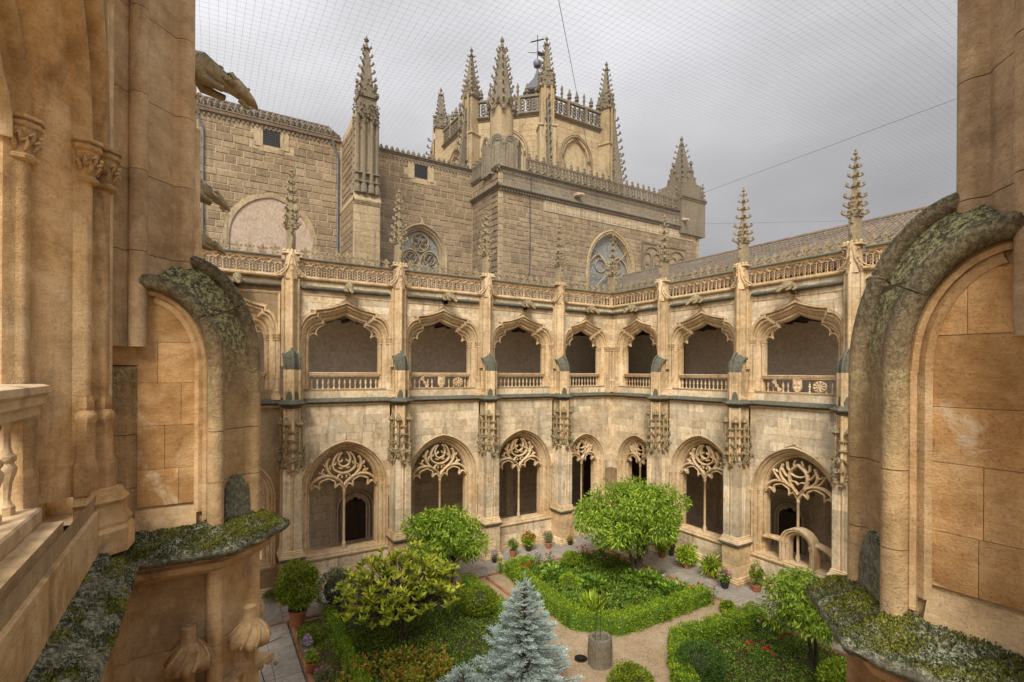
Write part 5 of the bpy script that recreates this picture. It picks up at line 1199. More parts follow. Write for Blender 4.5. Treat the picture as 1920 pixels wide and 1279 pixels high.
# ---------------- octagonal lantern tower
lt = thing('lantern_tower', 'octagonal crossing tower rising behind the transept, with eight crocketed pinnacles and a small leaded cupola', 'church tower', (24.9, 38.4, 0))
RL = 7.7; ap = RL*math.cos(PI/8); sidel = 2*RL*math.sin(PI/8)
for j in range(8):
    a = math.radians(270+45*j); fx, fy = ap*math.cos(a), ap*math.sin(a); front = j in (0, 7, 6)
    m = M(); h = sidel/2; hole = (0, hw_from_path([(x, z) for x, z in parch(1.15, 1.45, 25.5, .1, 22.6) if x >= 0]), [])
    wall_open(m, -h, h, 21.0, 28.3, 0.012, .7, [hole] if front else [], 16)
    f = mk('lantern_wall', m, 'church_dressed', lt, loc=(fx, fy, 0), rotz=a+PI/2)
    if front:
        place_blocks(ashlar(-h+.3, h-.3, 22.0, 28.1, .45, (.6, 1.3), [(0, hw_from_path([(x, z) for x, z in parch(1.15, 1.45, 25.5, .55, 22.0) if x >= 0]))], .012, random.Random(j)), f, 'church_dressed', key='lantern', proud=.012, ch=.01)
        m = M(); fsweep(m, lambda q: parch(1.15, 1.45, 25.5, q, 22.0), [(0, .4), (0, .2), (.06, .15)]+rollp(.13, .12, .05, 180, 360, 4)+[(.2, .1), (.22, .0)]+rollp(.32, -.02, .07, 180, 360, 4)+[(.42, -.0), (.45, -.05), (.54, -.03), (.56, .02)])
        for s in (-1, 1): capital(m, s*1.35, .08, 25.3, .1, .3)
        mk('blind_window', m, 'church_stone', f, 40); m = M(); P = parch(1.15, 1.45, 25.5, 0, 22.0); m.loft([[(x, .25, z) for x, z in P], [(x, .35, z) for x, z in P]]); mk('window_infill', m, 'church_dressed', f)
    m = M(); cornice(m, -h, h, 28.45, 0, .25, .25, 0); m.box(-h, h, -.12, .12, 28.45, 28.6); m.box(-h, h, -.14, .14, 29.65, 29.85, .03)
    for i in range(12):
        cx = -h+.25+(2*h-.5)*(i+.5)/12
        for zz in (28.86, 29.12, 29.38): sweep(m, [(cx+.13*math.cos(t), zz+.12*math.sin(t)) for t in [2*PI*k/8+.39 for k in range(8)]], [(-.05, .07), (-.05, -.07), (.03, -.07), (.03, .07)], closed_path=True)
    for i in range(4): cx = -h+.3+(2*h-.6)*i/3; m.box(cx-.09, cx+.09, -.16, .12, 28.5, 29.8)
    mk('pierced_parapet', m, 'church_grey', f, 30)
    m = M()
    for i in range(7): cx = -h+.75+(2*h-1.5)*i/6; m.lathe([(.10, 0), (.08, .15), (.2, .25), (.13, .4), (.2, .5), (.12, .65), (.08, .85), (.0, 1.0)] if i % 3 != 1 else [(.1, 0), (.07, .3), (.14, .4), (.07, .6), (.13, .75), (.0, 1.1)], 6, (cx, 0, 29.83))
    mk('crest_finials', m, 'church_grey', f, 50)
    # pinnacle on each corner
    av = math.radians(292.5+45*j); vx, vy = (RL+.1)*math.cos(av), (RL+.1)*math.sin(av); rn = random.Random(j+40)
    m = M(); zt = 33.9 if j != 5 else 33.6
    for z0, z1, ww in ((20, 27.2, .62), (27.2, 30.2, .50)): m.box(-ww, ww, -ww, ww, z0, z1, .08); m.box(-ww-.1, ww+.1, -ww-.1, ww+.1, z1-.18, z1-.02, .04)
    for s in (-1, 1): m.box(s*.25-.07, s*.25+.07, -.7, -.6, 22, 30)
    mk('pinnacle_shaft', m, 'church_dressed', lt, loc=(vx, vy, 0), rotz=av+PI/2)
    m = M(); gablets(m, 0, 0, 30.0, 1.0, 1.2, .16, .1)
    for z, r in ((30.1, .62), (30.55, .55), (31.0, .5), (31.45, .42)):
        for k in range(8): q_ = PI/4*k; clump(m, (r*math.cos(q_), r*math.sin(q_), z), .15, 3, rn)
    spire(m, 0, 0, 30.4, zt, .55, 8, .24, 4, PI/4); m.box(-.42, .42, -.42, .42, 30, 31.2, .1)
    for k in range(14): clump(m, (0+rn.uniform(-.15, .15), -.72, 22.5+.42*k), .22, 4, rn)
    for k in range(12): crocket(m, 0, -.8-.09*k, 29.0-.6*k, 0, -1, .28)      # crocketed fin stepping down and out
    m.loft([[(-.12, -.5, 29.2), (.12, -.5, 29.2), (.12, -.5, 20), (-.12, -.5, 20)], [(-.1, -.75, 29.0), (.1, -.75, 29.0), (.12, -2.0, 20), (-.12, -2.0, 20)]])
    mk('pinnacle_spire', m, 'church_grey', lt, 40, loc=(vx, vy, 0), rotz=av+PI/2)
m = M(); m.lathe([(7.2, 28.6), (4, 29.2), (1.5, 30.5), (1.2, 31)], 8, (0, 0, 0), PI/8); mk('lantern_roof', m, 'roof_tile', lt)
m = M(); m.lathe([(.9, 30.5), (.9, 34.3), (1.0, 34.4), (1.35, 34.6), (1.4, 34.75), (1.3, 34.9), (1.0, 35.5), (.35, 36.3), (.12, 36.9), (.1, 37.2), (.35, 37.35), (.42, 37.6), (.35, 37.85), (.1, 38.0), (.0, 38.1)], 8, (1.6, .8, 0), PI/8); cu = mk('cupola', m, 'lead', lt, 30)
m = M(); c = (1.6, .8); m.tube([(c[0], c[1], 38), (c[0], c[1], 40.3)], .045, 5)
for q_ in (0, 1): pass
m.tube([(c[0]-.75, c[1]+.45, 38.7), (c[0]+.1, c[1], 38.7)], .03, 4); m.box(c[0]+.05, c[0]+.95, c[1]-.02, c[1]+.02, 38.45, 38.85); m.tube([(c[0]-.55, c[1]+.3, 39.65), (c[0]+.55, c[1]-.3, 40.0)], .06, 5); mk('weather_vane', m, 'iron', cu)
# ================================================================ ground
def struct(name, m, mat, **p): return mk(name, m, mat, None, None, kind='structure', **p)
m = M(); m.box(-400, 500, -400, 500, -.6, -.05); struct('ground', m, 'gravel')
# the gravel court is a fine uneven sheet
nx, ny = 70, 70; rn = np.random.RandomState(2); g = rn.randn(nx+1, ny+1)*.006
m = M(); m.v = [(-.4+19.8*i/nx, .6+20.5*j/ny, float(g[i, j])) for i in range(nx+1) for j in range(ny+1)]
m.f = [(i*(ny+1)+j, (i+1)*(ny+1)+j, (i+1)*(ny+1)+j+1, i*(ny+1)+j+1) for i in range(nx) for j in range(ny)]
gp = struct('gravel_path', m, 'gravel')
# ---- loose pebbles and fallen bits on the gravel
rsg = np.random.RandomState(77); N_ = 9000
# ---- paving slabs round the court
m = M(); bx = M()
for x0, x1, y0, y1 in ((-.5, 19.4, 18.92, 21.15), (17.02, 19.45, .6, 18.9), (-.5, 2.5, .6, 18.9)): bx.box(x0, x1, y0, y1, -.04, .018)
pav = struct('paving', bx, 'joint_dark'); rnd = random.Random(12); cnt = 0; rest = M(); slabs = []
def slab_row(x0, x1, y0, y1, s):
    nxx = max(1, round((x1-x0)/s)); nyy = max(1, round((y1-y0)/s)); a, b_ = (x1-x0)/nxx, (y1-y0)/nyy
    for i in range(nxx):
        for j in range(nyy): slabs.append((x0+a*i, x0+a*(i+1), y0+b_*j, y0+b_*(j+1)))
slab_row(-.45, 19.4, 18.95, 21.1, .72); slab_row(17.05, 19.4, 4, 18.92, .78); slab_row(-.45, 2.45, 8, 18.92, .82)
slabs.sort(key=lambda s: -(s[0]+s[2]))
for x0, x1, y0, y1 in slabs:
    m = M(); q = .007; z = .035+rnd.uniform(-.005, .006); m.box(x0+q, x1-q, y0+q, y1-q, 0, z, .004)
    if cnt < 300: mk('paving_slab', m, 'paving_stone', pav); cnt += 1
    else: rest.merge(m)
if rest.v: mk('paving_slabs', rest, 'paving_stone', pav, kind='stuff')
m = M(); rn_ = random.Random(3)
def bricks(x0, y0, x1, y1, h=.05):
    L = math.hypot(x1-x0, y1-y0); n = int(L/.26); a = math.atan2(y1-y0, x1-x0); c, s = math.cos(a), math.sin(a)
    for i in range(n):
        b_ = M(); b_.box(-.12, .12, -.055, .055, -.02, h+rn_.uniform(-.012, .012), .006); t = (i+.5)*.26
        m.add(b_.v, b_.f, lambda p: (x0+c*t+p[0]*c-p[1]*s, y0+s*t+p[0]*s+p[1]*c, p[2]))
bricks(.0, 18.86, 16.9, 18.86); bricks(16.95, 18.8, 16.95, 6); bricks(2.58, 18.8, 2.58, 8); bricks(9.4, 18.7, 9.4, 14); bricks(10.2, 18.7, 10.2, 14)
mk('brick_edging', m, 'brick_edging', gp, kind='stuff')
m = M(); m.tube([(1.3+.02*i, 18.7-.4*i, .05) for i in range(22)], .012, 4); m.tube([(-.2, 17.5, .05), (1.0, 17.4, .05), (2.2, 17.9, .05)], .010, 4); mk('hose', m, 'black_pot', None, label='thin black irrigation hose lying along the left paving', category='hose')
o = M(); o.lathe([(.13, .03), (.13, .052), (.10, .056), (.095, .045), (0, .045)], 16); mk('ground_light', o, 'pipe_zinc', None, 40, loc=(1.15, 16.6, .005), label='round metal ground light set in the left hand paving', category='light')
# ================================================================ planting
RS = np.random.RandomState(9)
def leaf_mesh(name, pts, nrm, length, width, mat, droop=.3, fold=.25, spread=.6, rs=RS, lj=.3):
    """one folded four cornered leaf per point, growing roughly along nrm"""
    pts = np.asarray(pts, float); n = len(pts); d = np.asarray(nrm, float)+rs.randn(n, 3)*spread; d[:, 2] -= droop; d /= np.linalg.norm(d, axis=1)[:, None]+1e-9
    s = np.cross(d, rs.randn(n, 3)); s /= np.linalg.norm(s, axis=1)[:, None]+1e-9; u = np.cross(s, d)
    L = (length*(1+rs.uniform(-lj, lj, n)))[:, None]; W = (width*(1+rs.uniform(-lj, lj, n)))[:, None]
    a = pts; t = pts+d*L-u*L*.12; l = pts+d*L*.45+s*W*.5+u*W*fold; r = pts+d*L*.45-s*W*.5+u*W*fold
    v = np.stack([a, l, t, r], 1).reshape(-1, 3); f = np.arange(n*4).reshape(n, 4)
    tri = np.concatenate([f[:, [0, 1, 2]], f[:, [0, 2, 3]]])
    me = bpy.data.meshes.new(name); me.vertices.add(len(v)); me.vertices.foreach_set('co', v.ravel()); me.loops.add(len(tri)*3); me.polygons.add(len(tri))
    me.loops.foreach_set('vertex_index', tri.ravel().astype('i')); me.polygons.foreach_set('loop_start', np.arange(0, len(tri)*3, 3, dtype='i')); me.polygons.foreach_set('loop_total', np.full(len(tri), 3, 'i'))
    me.update(calc_edges=True); me.materials.append(MATS[mat]); return me
px_ = np.stack([rsg.uniform(3, 17, N_), rsg.uniform(5, 18.8, N_), np.full(N_, .012)], 1)
obj('pebbles', leaf_mesh('pebbles', px_, np.tile((0, 0, .2), (N_, 1)), .035, .03, 'paving_stone', 0, spread=.9, rs=rsg), gp, kind='stuff')
def ball(n, c, r, rs=RS, inner=.55, low=-1):
    d = rs.randn(n, 3); d /= np.linalg.norm(d, axis=1)[:, None]
    if low > -1: d[:, 2] = np.abs(d[:, 2])*1.0 if low >= 0 else d[:, 2]
    k = rs.uniform(inner**2, 1, n)**.5; return np.asarray(c)+d*k[:, None]*np.asarray(r), d
def clusters(specs, n, rs=RS, inner=.5):
    P, D = [], []
    for c, r in specs:
        p, d = ball(n, c, r, rs, inner); P.append(p); D.append(d)
    return np.concatenate(P), np.concatenate(D)
def foliage_blobs(cen, rad, k, rr, rs=RS):
    """k sub clumps spread near the surface of an ellipsoid, radius rr each: gaps stay between them"""
    out = []
    for i in range(k):
        d = rs.randn(3); d /= np.linalg.norm(d); q = rs.uniform(.45, .95); s = rr*rs.uniform(.7, 1.3); out.append((np.asarray(cen)+d*np.asarray(rad)*q, (s, s, s*.75)))
    return out
def limbs(m, base, tips, r0, forks=None, rs=RS, fork_z=.5):
    for t in tips:
        b = np.asarray(base, float); t = np.asarray(t, float); mid = b+(t-b)*.45; mid[2] += (t[2]-b[2])*.12; mid[:2] = b[:2]+(t[:2]-b[:2])*.3; j = rs.randn(3)*.05*np.linalg.norm(t-b)*.4
        m.tube([tuple(b), tuple(mid+j), tuple(t)], [r0, r0*.6, r0*.18], 6)
def tree(name, label, cat, loc, trunks, cen, rad, k, rr, nleaf, L, W, mat, bark='bark', droop=.5, r0=.06, group=None, spread=.6):
    t = thing(name, label, cat, (loc[0], loc[1], 0), 0, group)
    sp_ = foliage_blobs(cen, rad, k, rr); P, D = clusters(sp_, nleaf)
    obj('crown', leaf_mesh('crown', P, D, L, W, mat, droop, spread=spread), t)
    m = M()
    for i, (bx_, by_, fx_, fy_, fz_) in enumerate(trunks):
        m.tube([(bx_, by_, -.02), (bx_+(fx_-bx_)*.4+.03, by_+(fy_-by_)*.45-.02, fz_*.5), (fx_, fy_, fz_)], [r0*1.3, r0, r0*.85], 8)
        tips = [sp_[q][0] for q in range(i, len(sp_), len(trunks))]; limbs(m, (fx_, fy_, fz_), tips, r0*.6)
    mk('trunk', m, bark, t, 60); return t
def pot(parent, r, h, mat='terracotta'):
    m = M(); m.lathe([(r*.68, 0), (r*.72, .01), (r*.92, h*.8), (r*1.06, h*.82), (r*1.08, h*.98), (r*1.0, h), (r*.92, h*.97), (r*.9, h*.88), (0, h*.88)], 18); return mk('pot', m, mat, parent, 35)
def soil(parent, r, h): m = M(); m.lathe([(r*.89, h*.885), (r*.5, h*.93), (0, h*.94)], 12); mk('potting_soil', m, 'soil', parent)
def flowers(parent, pts, mat, s=.035, name='flowers', n=7):
    for p in pts:
        D = [(math.cos(2*PI*k/n), math.sin(2*PI*k/n), .6) for k in range(n)]
        obj('blossom', leaf_mesh('blossom', [p]*n, D, s, s*.8, mat, 0, spread=.25), parent)
def potted(x, y, label, cat='potted plant', r=.17, h=.28, pm='terracotta', crown=(.3, .3), cz=None, n=420, L=.06, W=.03, mat='leaf_deep', fl=None, nf=10, stem=True, inner=.4, droop=.1, spread=.5, fs=.04):
    t = thing('potted_plant', label, cat, (x, y, .035), 0, 'potted plants along the paving'); pot(t, r, h, pm); soil(t, r, h)
    cz = cz or h+crown[1]*.75; sp_ = foliage_blobs((0, 0, cz), (crown[0]*.8, crown[0]*.8, crown[1]*.8), 14, crown[0]*.42)
    P, D = clusters(sp_, n//14, inner=inner); P2, D2 = ball(n//2, (0, 0, cz), (crown[0]*.9, crown[0]*.9, crown[1]*.9), inner=.5); P = np.concatenate([P, P2]); D = np.concatenate([D, D2]); obj('foliage', leaf_mesh('foliage', P, D, L, W, mat, droop, spread=spread), t)
    m = M(); limbs(m, (0, 0, h*.9), [s[0] for s in sp_], .012); mk('stems', m, 'bark', t)
    if fl:
        q, _ = ball(nf, (0, 0, cz+crown[1]*.15), (crown[0]*.95, crown[0]*.95, crown[1]*.85), inner=.8, low=0); flowers(t, q, fl, fs)
    return t
def G(px, py, z=0):
    v = Fv+R3*((px-960)/943.74)+U3*((639.5+56.8-py)/943.74); s = (z-EYE)/v.z; return v.x*s, v.y*s
# ---- hedges
def hedge(label, path, wd, h, dens=620, mat='leaf_hedge', closed=False):
    t = thing('box_hedge', label, 'hedge', (path[0][0], path[0][1], 0), 0, 'clipped hedges round the garden beds'); ox, oy = path[0]
    P = []; D = []; m = M(); rs = RS
    nr = offs(path)
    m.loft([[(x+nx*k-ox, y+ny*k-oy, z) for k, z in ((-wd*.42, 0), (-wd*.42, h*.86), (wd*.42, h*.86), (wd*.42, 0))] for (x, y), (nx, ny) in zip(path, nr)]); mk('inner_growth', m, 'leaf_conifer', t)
    for (a, b_) in zip(path, path[1:]):
        Ls = math.hypot(b_[0]-a[0], b_[1]-a[1]); dx, dy = (b_[0]-a[0])/Ls, (b_[1]-a[1])/Ls
        for k, (cnt_, kind) in enumerate(((int(dens*Ls*wd*1.2), 'top'), (int(dens*Ls*h), 'l'), (int(dens*Ls*h), 'r'))):
            u = rs.uniform(-.05, Ls+.05, cnt_); w1 = rs.uniform(-wd/2, wd/2, cnt_); z1 = rs.uniform(0, h, cnt_)
            bul = .035*np.sin(u*5.1+k)+.03*np.sin(u*13+2*k)
            if kind == 'top': w_, z_, nn = w1, np.full(cnt_, h)+bul-.35*(w1/wd)**4*h, (0, 0, 1)
            else:
                s = -1 if kind == 'r' else 1; w_, z_, nn = s*(wd/2+bul-.04*(z1/h)**3), z1, (-dy*s, dx*s, .15)
            w_ = w_+rs.randn(cnt_)*.015; z_ = z_+rs.randn(cnt_)*.015
            P.append(np.stack([a[0]+dx*u-dy*w_-ox, a[1]+dy*u+dx*w_-oy, np.maximum(z_, .01)], 1)); D.append(np.tile(nn, (cnt_, 1)))
    P = np.concatenate(P); D = np.concatenate(D); obj('clipped_foliage', leaf_mesh('foliage', P, D, .052, .032, mat, -.05, spread=.75), t); return t
hedge('low clipped hedge round the central bed where the large round tree stands', [(16.4, 12.55), (14, 12.5), (11.95, 12.55), (10.85, 13.6), (11.0, 16), (11.3, 18.5), (12.4, 18.6)], .55, .55, 850)
hedge('low clipped hedge at lower right beside the gravel, round the red rose bed', [(16.7, 10.6), (14.8, 10.7), (12.9, 10.9), (11.4, 9.5), (10.9, 8.6), (10.9, 5)], .55, .55, 850)
hedge('narrow clipped hedge along the left paving, below the potted bush', [(3.75, 18.5), (3.7, 16), (3.65, 12)], .35, .42)
hedge('clipped hedge strip between the blue spruce and the narrow brick path', [(9.1, 18.4), (9.05, 15), (8.9, 13.4), (7.9, 12.2)], .5, .5)
# ---- ground cover in the beds
def cover(label, poly, dens, L, W, mat, hgt=.16, sub=None, name='ground_cover'):
    xs = [p[0] for p in poly]; ys = [p[1] for p in poly]; A_ = (max(xs)-min(xs))*(max(ys)-min(ys)); n = int(A_*dens)
    x = RS.uniform(min(xs), max(xs), n); y = RS.uniform(min(ys), max(ys), n); ok = np.ones(n, bool)
    for (a, b_) in zip(poly, poly[1:]+poly[:1]): ok &= ((b_[0]-a[0])*(y-a[1])-(b_[1]-a[1])*(x-a[0])) > 0
    x, y = x[ok], y[ok]; hh = hgt*(.75+.4*np.sin(x*2.3+1)*np.sin(y*1.9)+.35*np.sin(x*6.1)*np.sin(y*5.3+.7)+.2*RS.uniform(-1, 1, len(x)))
    P = np.stack([x, y, np.maximum(.01, hh)], 1); D = np.tile((0, 0, .5), (len(x), 1)).astype(float)
    e_ = M(); e_.prism(poly, -.02, .03); struct('bed_soil', e_, 'soil')
    o = obj(name, leaf_mesh(name, P, D, L, W, mat, 0, spread=.8), None, kind='stuff', label=label, category='ground cover'); return o
cover('leafy green ground cover growing in the central hedged bed', [(16.5, 12.7), (16.5, 18.6), (11.3, 18.6), (11.0, 13.6), (12, 12.7)], 430, .085, .06, 'leaf_ground', .15)
cover('low green ground cover growing in the left bed under the yellow green shrub', [(9.0, 12.2), (8.9, 18.5), (3.8, 18.5), (3.8, 12.2)], 520, .07, .045, 'leaf_ground', .10)
cover('low green plants growing in the lower right bed among red roses', [(16.8, 5), (16.8, 10.6), (12.9, 10.8), (11.2, 9.1), (11.2, 5)], 480, .07, .045, 'leaf_ground', .11)
cover('thin weedy grass growing in the strip beside the left paving', [(3.5, 12), (3.5, 18.6), (2.68, 18.6), (2.68, 12)], 1100, .06, .018, 'leaf_ground_light', .05)
# big coarse leaves and lily blades inside the central bed
def big_leaves(label, spots, L, W, mat, n, name='leafy_perennial', h=.3, up=.8):
    for i, (x, y, r) in enumerate(spots):
        t = thing(name, label[i], 'plant', (x, y, 0)); P, D = [], []
        for k in range(n): a = RS.uniform(0, 2*PI); q = r*math.sqrt(RS.uniform(0, 1)); P.append((q*math.cos(a), q*math.sin(a), h*RS.uniform(.3, 1))); D.append((math.cos(a)*.8, math.sin(a)*.8, up))
        obj('foliage', leaf_mesh('leaves', P, D, L, W, mat, .1, spread=.3), t)
        m = M(); [m.tube([(0, 0, 0), P[k]], [.008, .005], 4) for k in range(0, n, 3)]; mk('stems', m, 'leaf_deep', t)
lx, ly = G(1112, 1150)
big_leaves(['clump of tall upright lily leaves in the middle of the central bed'], [(lx, ly, .38)], .42, .075, 'leaf_ground_light', 130, 'lily_clump', .40, 1.5)
big_leaves(['broad lobed leaves spreading beneath the large round tree, toward the right paving', 'broad leaved plant near the right end of the central hedge', 'dark leafy clump at the far left of the central bed beside red flowers', 'leafy clump behind the lilies in the central bed'],
           [(15.6, 14.9, .8), (15.8, 13.5, .6), (12.6, 17.2, .6), (13.4, 15.6, .55)], .19, .15, 'leaf_ground', 150, h=.34)
# ---- trees
tx, ty = G(1192, 1082)
tree('orange_tree', 'large round headed tree with drooping bright green leaves in the central bed', 'tree', (tx, ty), [(-.05, 0, -.35, .1, 1.25), (.06, .05, .15, .0, 1.35), (0, -.05, .35, -.1, 1.2)],
     (-.15, .15, 2.72), (2.55, 2.35, 1.2), 62, .56, 330, .18, .046, 'leaf_orange', r0=.075, droop=.75)
tx, ty = G(840, 1103)
tree('orange_tree', 'round headed tree with drooping leaves at the left, behind the yellow green shrub', 'tree', (tx, ty), [(0, 0, -.15, 0, 1.0), (.1, 0, .3, .1, 1.0)], (-.0, 0, 2.15), (1.8, 1.7, 1.0), 40, .5, 260, .18, .046, 'leaf_orange', r0=.06, droop=.75)
tx, ty = G(1522, 1262)
tree('orange_tree', 'smaller two stemmed young tree at lower right beside the mossy ledge', 'tree', (tx, ty), [(0, 0, -.1, .1, 1.3), (.16, 0, .15, 0, 1.3)], (-.15, .1, 2.0), (1.15, 1.1, .85), 32, .38, 210, .16, .036, 'leaf_orange', r0=.05, droop=.75)
# magnolia like shrub: rosettes of big glossy leaves
def rosette_shrub(label, x, y, cen, rad, n, k, L, W, mat):
    t = thing('magnolia_shrub', label, 'shrub', (x, y, 0)); P, D = [], []; m = M(); tips = []
    for i in range(n):
        d = RS.randn(3); d[2] = abs(d[2])*.9-.25; d /= np.linalg.norm(d); q = RS.uniform(.5, 1.0); c = np.asarray(cen)+d*np.asarray(rad)*q; tips.append(c)
        ax = d*.6+np.array((0, 0, .9))
        for j in range(k): a = 2*PI*j/k+i; P.append(c+RS.randn(3)*.012); D.append(np.array((math.cos(a), math.sin(a), .35))+ax*.45)
    obj('foliage', leaf_mesh('leaves', P, D, L, W, mat, .05, spread=.18, fold=.12), t)
    for b_ in ((-.25, 0), (.1, .1), (.3, -.1), (0, -.2)): m.tube([(b_[0]*.3, b_[1]*.3, 0), (b_[0]*1.4, b_[1]*1.4, cen[2]*.7)], [.045, .03], 6)
    for i, c in enumerate(tips): b_ = ((-.35, 0), (.14, .14), (.42, -.14), (0, -.28))[i % 4]; m.tube([(b_[0], b_[1], cen[2]*.65), tuple((np.array((b_[0], b_[1], cen[2]*.65))+c)/2+RS.randn(3)*.05), tuple(c)], [.022, .015, .008], 4)
    mk('stems', m, 'bark', t, 60)
sx, sy = G(752, 1205)
rosette_shrub('wide yellow green shrub with rosettes of large glossy leaves at lower left', sx, sy, (0, .1, 1.6), (2.0, 1.8, 1.45), 360, 9, .22, .085, 'leaf_magnolia')
# blue spruce: whorled boughs carrying finger shaped sprays of stiff needles
def spruce(label, x, y, H, Rb, nb, zb=.15, sc_=1.0):
    t = thing('blue_spruce', label, 'conifer', (x, y, 0)); P, D = [], []; m = M(); m.tube([(0, 0, 0), (0, 0, H*.96)], [.07*sc_, .01], 6)
    def spray(a, b_, n_=60):
        a, b_ = np.asarray(a), np.asarray(b_); ax = (b_-a)/np.linalg.norm(b_-a)
        for k in range(n_): q = RS.uniform(0, 1); r = RS.randn(3); r -= ax*r.dot(ax); r /= np.linalg.norm(r)+1e-6; P.append(a+(b_-a)*q); D.append(ax*(.75+.8*q)+r*(1.0-.45*q))
    for i in range(nb):
        q = ((i+.5)/nb)**.85; z = H*(1-q)*.93+zb; L = Rb*(q**.9)*RS.uniform(.82, 1.12)+.08; a = i*2.4+RS.uniform(-.3, .3)
        tip = np.array((L*math.cos(a), L*math.sin(a), z+L*(.22-.12*q))); b0 = np.array((0, 0, z-.05)); m.tube([tuple(b0), tuple((b0+tip)/2+(0, 0, -.04*L)), tuple(tip)], [.02, .012, .004], 4)
        ns = max(2, int(L/.085))
        for k in range(ns):
            w_ = .25+.75*(k+1)/ns; p = b0+(tip-b0)*w_+(0, 0, -.04*L*math.sin(PI*w_))
            for s in (-1, 1):
                l2 = (.13+.16*(1-w_))*min(1, L/.5+.3); d = np.array((math.cos(a+s*.85), math.sin(a+s*.85), .28+RS.uniform(-.15, .2))); spray(p, p+d*l2, 34)
        d = tip-b0; d /= np.linalg.norm(d); spray(tip-d*.05, tip+d*.12+(0, 0, .03), 44)
    for k in range(4): spray((0, 0, H*.93+zb-.05), (RS.uniform(-.04, .04), RS.uniform(-.04, .04), H+zb+.08), 40)
    obj('needles', leaf_mesh('needles', P, D, .042*sc_, .014*sc_, 'needle_blue', 0, spread=.12, fold=0), t); mk('trunk', m, 'bark', t)
spruce('silver blue spruce standing in the foreground at bottom centre', 7.35, 11.35, 3.15, 1.38, 165)
gx, gy = G(868, 1330); spruce('small low blue spruce just left of the large spruce, at the bottom edge', gx, gy, .95, .75, 34)
# ---- round bushes
def bush(name, label, x, y, r, h, mat, n, L=.05, W=.03, stemh=0, cat='bush', k=26, droop=.0):
    t = thing(name, label, cat, (x, y, 0)); sp_ = foliage_blobs((0, 0, stemh+h*.52), (r*.8, r*.8, h*.42), k, r*.30); P, D = clusters(sp_, n//k); P2, D2 = ball(n, (0, 0, stemh+h*.5), (r*.93, r*.93, h*.48), inner=.82); P = np.concatenate([P, P2]); D = np.concatenate([D, D2]); P[:, 2] = np.maximum(P[:, 2], .02)
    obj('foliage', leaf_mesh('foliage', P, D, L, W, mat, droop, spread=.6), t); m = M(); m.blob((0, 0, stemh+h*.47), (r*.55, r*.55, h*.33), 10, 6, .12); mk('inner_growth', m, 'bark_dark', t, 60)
    m = M(); m.tube([(0, 0, 0), (0, 0, stemh+h*.4)], .03, 5); mk('stem', m, 'bark', t); return t
def G2(px, py): return G(px, py)
x, y = G(897, 1150); bush('box_bush', 'rounded box bush at the corner of the left bed beside the brick path', x, y, .78, .95, 'leaf_box', 5200)
x, y = G(1071, 1066); bush('box_bush', 'small ball shaped box bush at the back of the central bed', x, y, .42, .62, 'leaf_hedge', 2200, stemh=.15)
x, y = G(1066, 1100); bush('box_bush', 'low rounded bush inside the central bed near red flowers', x, y, .42, .5, 'leaf_hedge', 1800)
x, y = G(1312, 1275); bush('dwarf_conifer', 'dense dark green rounded conifer inside the lower right hedge', x, y, .72, 1.05, 'leaf_conifer', 6500, .05, .02)
x, y = G(1184, 1318); bush('box_bush', 'rounded bush at the bottom edge just right of the stone well', x, y, .68, .95, 'leaf_box', 4200, .06, .03)
x, y = G(1372, 1150); bush('box_bush', 'small green bush on brick edging by the right paving', x-.1, y+.1, .27, .42, 'leaf_hedge', 900, .07, .045)
x, y = G(1590, 1310); bush('laurel_bush', 'bright yellow green bush at the right bottom below the mossy ledge', x, y, .75, .95, 'leaf_ground_light', 3200, .09, .05)
x, y = G(757, 1275); t = thing('red_tip_bush', 'low spreading shrub with orange tipped young leaves at the bottom left', 'shrub', (x, y, 0))
sp_ = [((RS.uniform(-1.5, 1.3), RS.uniform(-1.1, .9), RS.uniform(.12, .5)), (.24, .24, .17)) for _ in range(40)]; P, D = clusters(sp_, 70); P[:, 2] = np.maximum(P[:, 2], .02)
obj('foliage', leaf_mesh('foliage', P, D, .10, .055, 'leaf_red_tip', 0, spread=.6), t); m = M(); limbs(m, (0, 0, 0), [q[0] for q in sp_[::2]], .02); mk('stems', m, 'bark', t, 60)
x, y = G(560, 1262); bush('low_bush', 'small leafy bush beside the left edging stones', 2.95, 17.2, .42, .42, 'leaf_box', 1000, .06, .035)
x, y = G(625, 1150); t = bush('rose_bush', 'grey green rose bush with pale cream roses beside the potted bush', x+.1, y+.1, .75, 1.6, 'leaf_grey', 1700, .07, .045, k=16)
flowers(t, [(-.35, -.3, 1.62), (-.55, -.35, 1.45), (.35, -.4, 1.45), (.2, -.5, 1.2), (-.2, -.6, 1.0)], 'flower_white', .10, n=10)
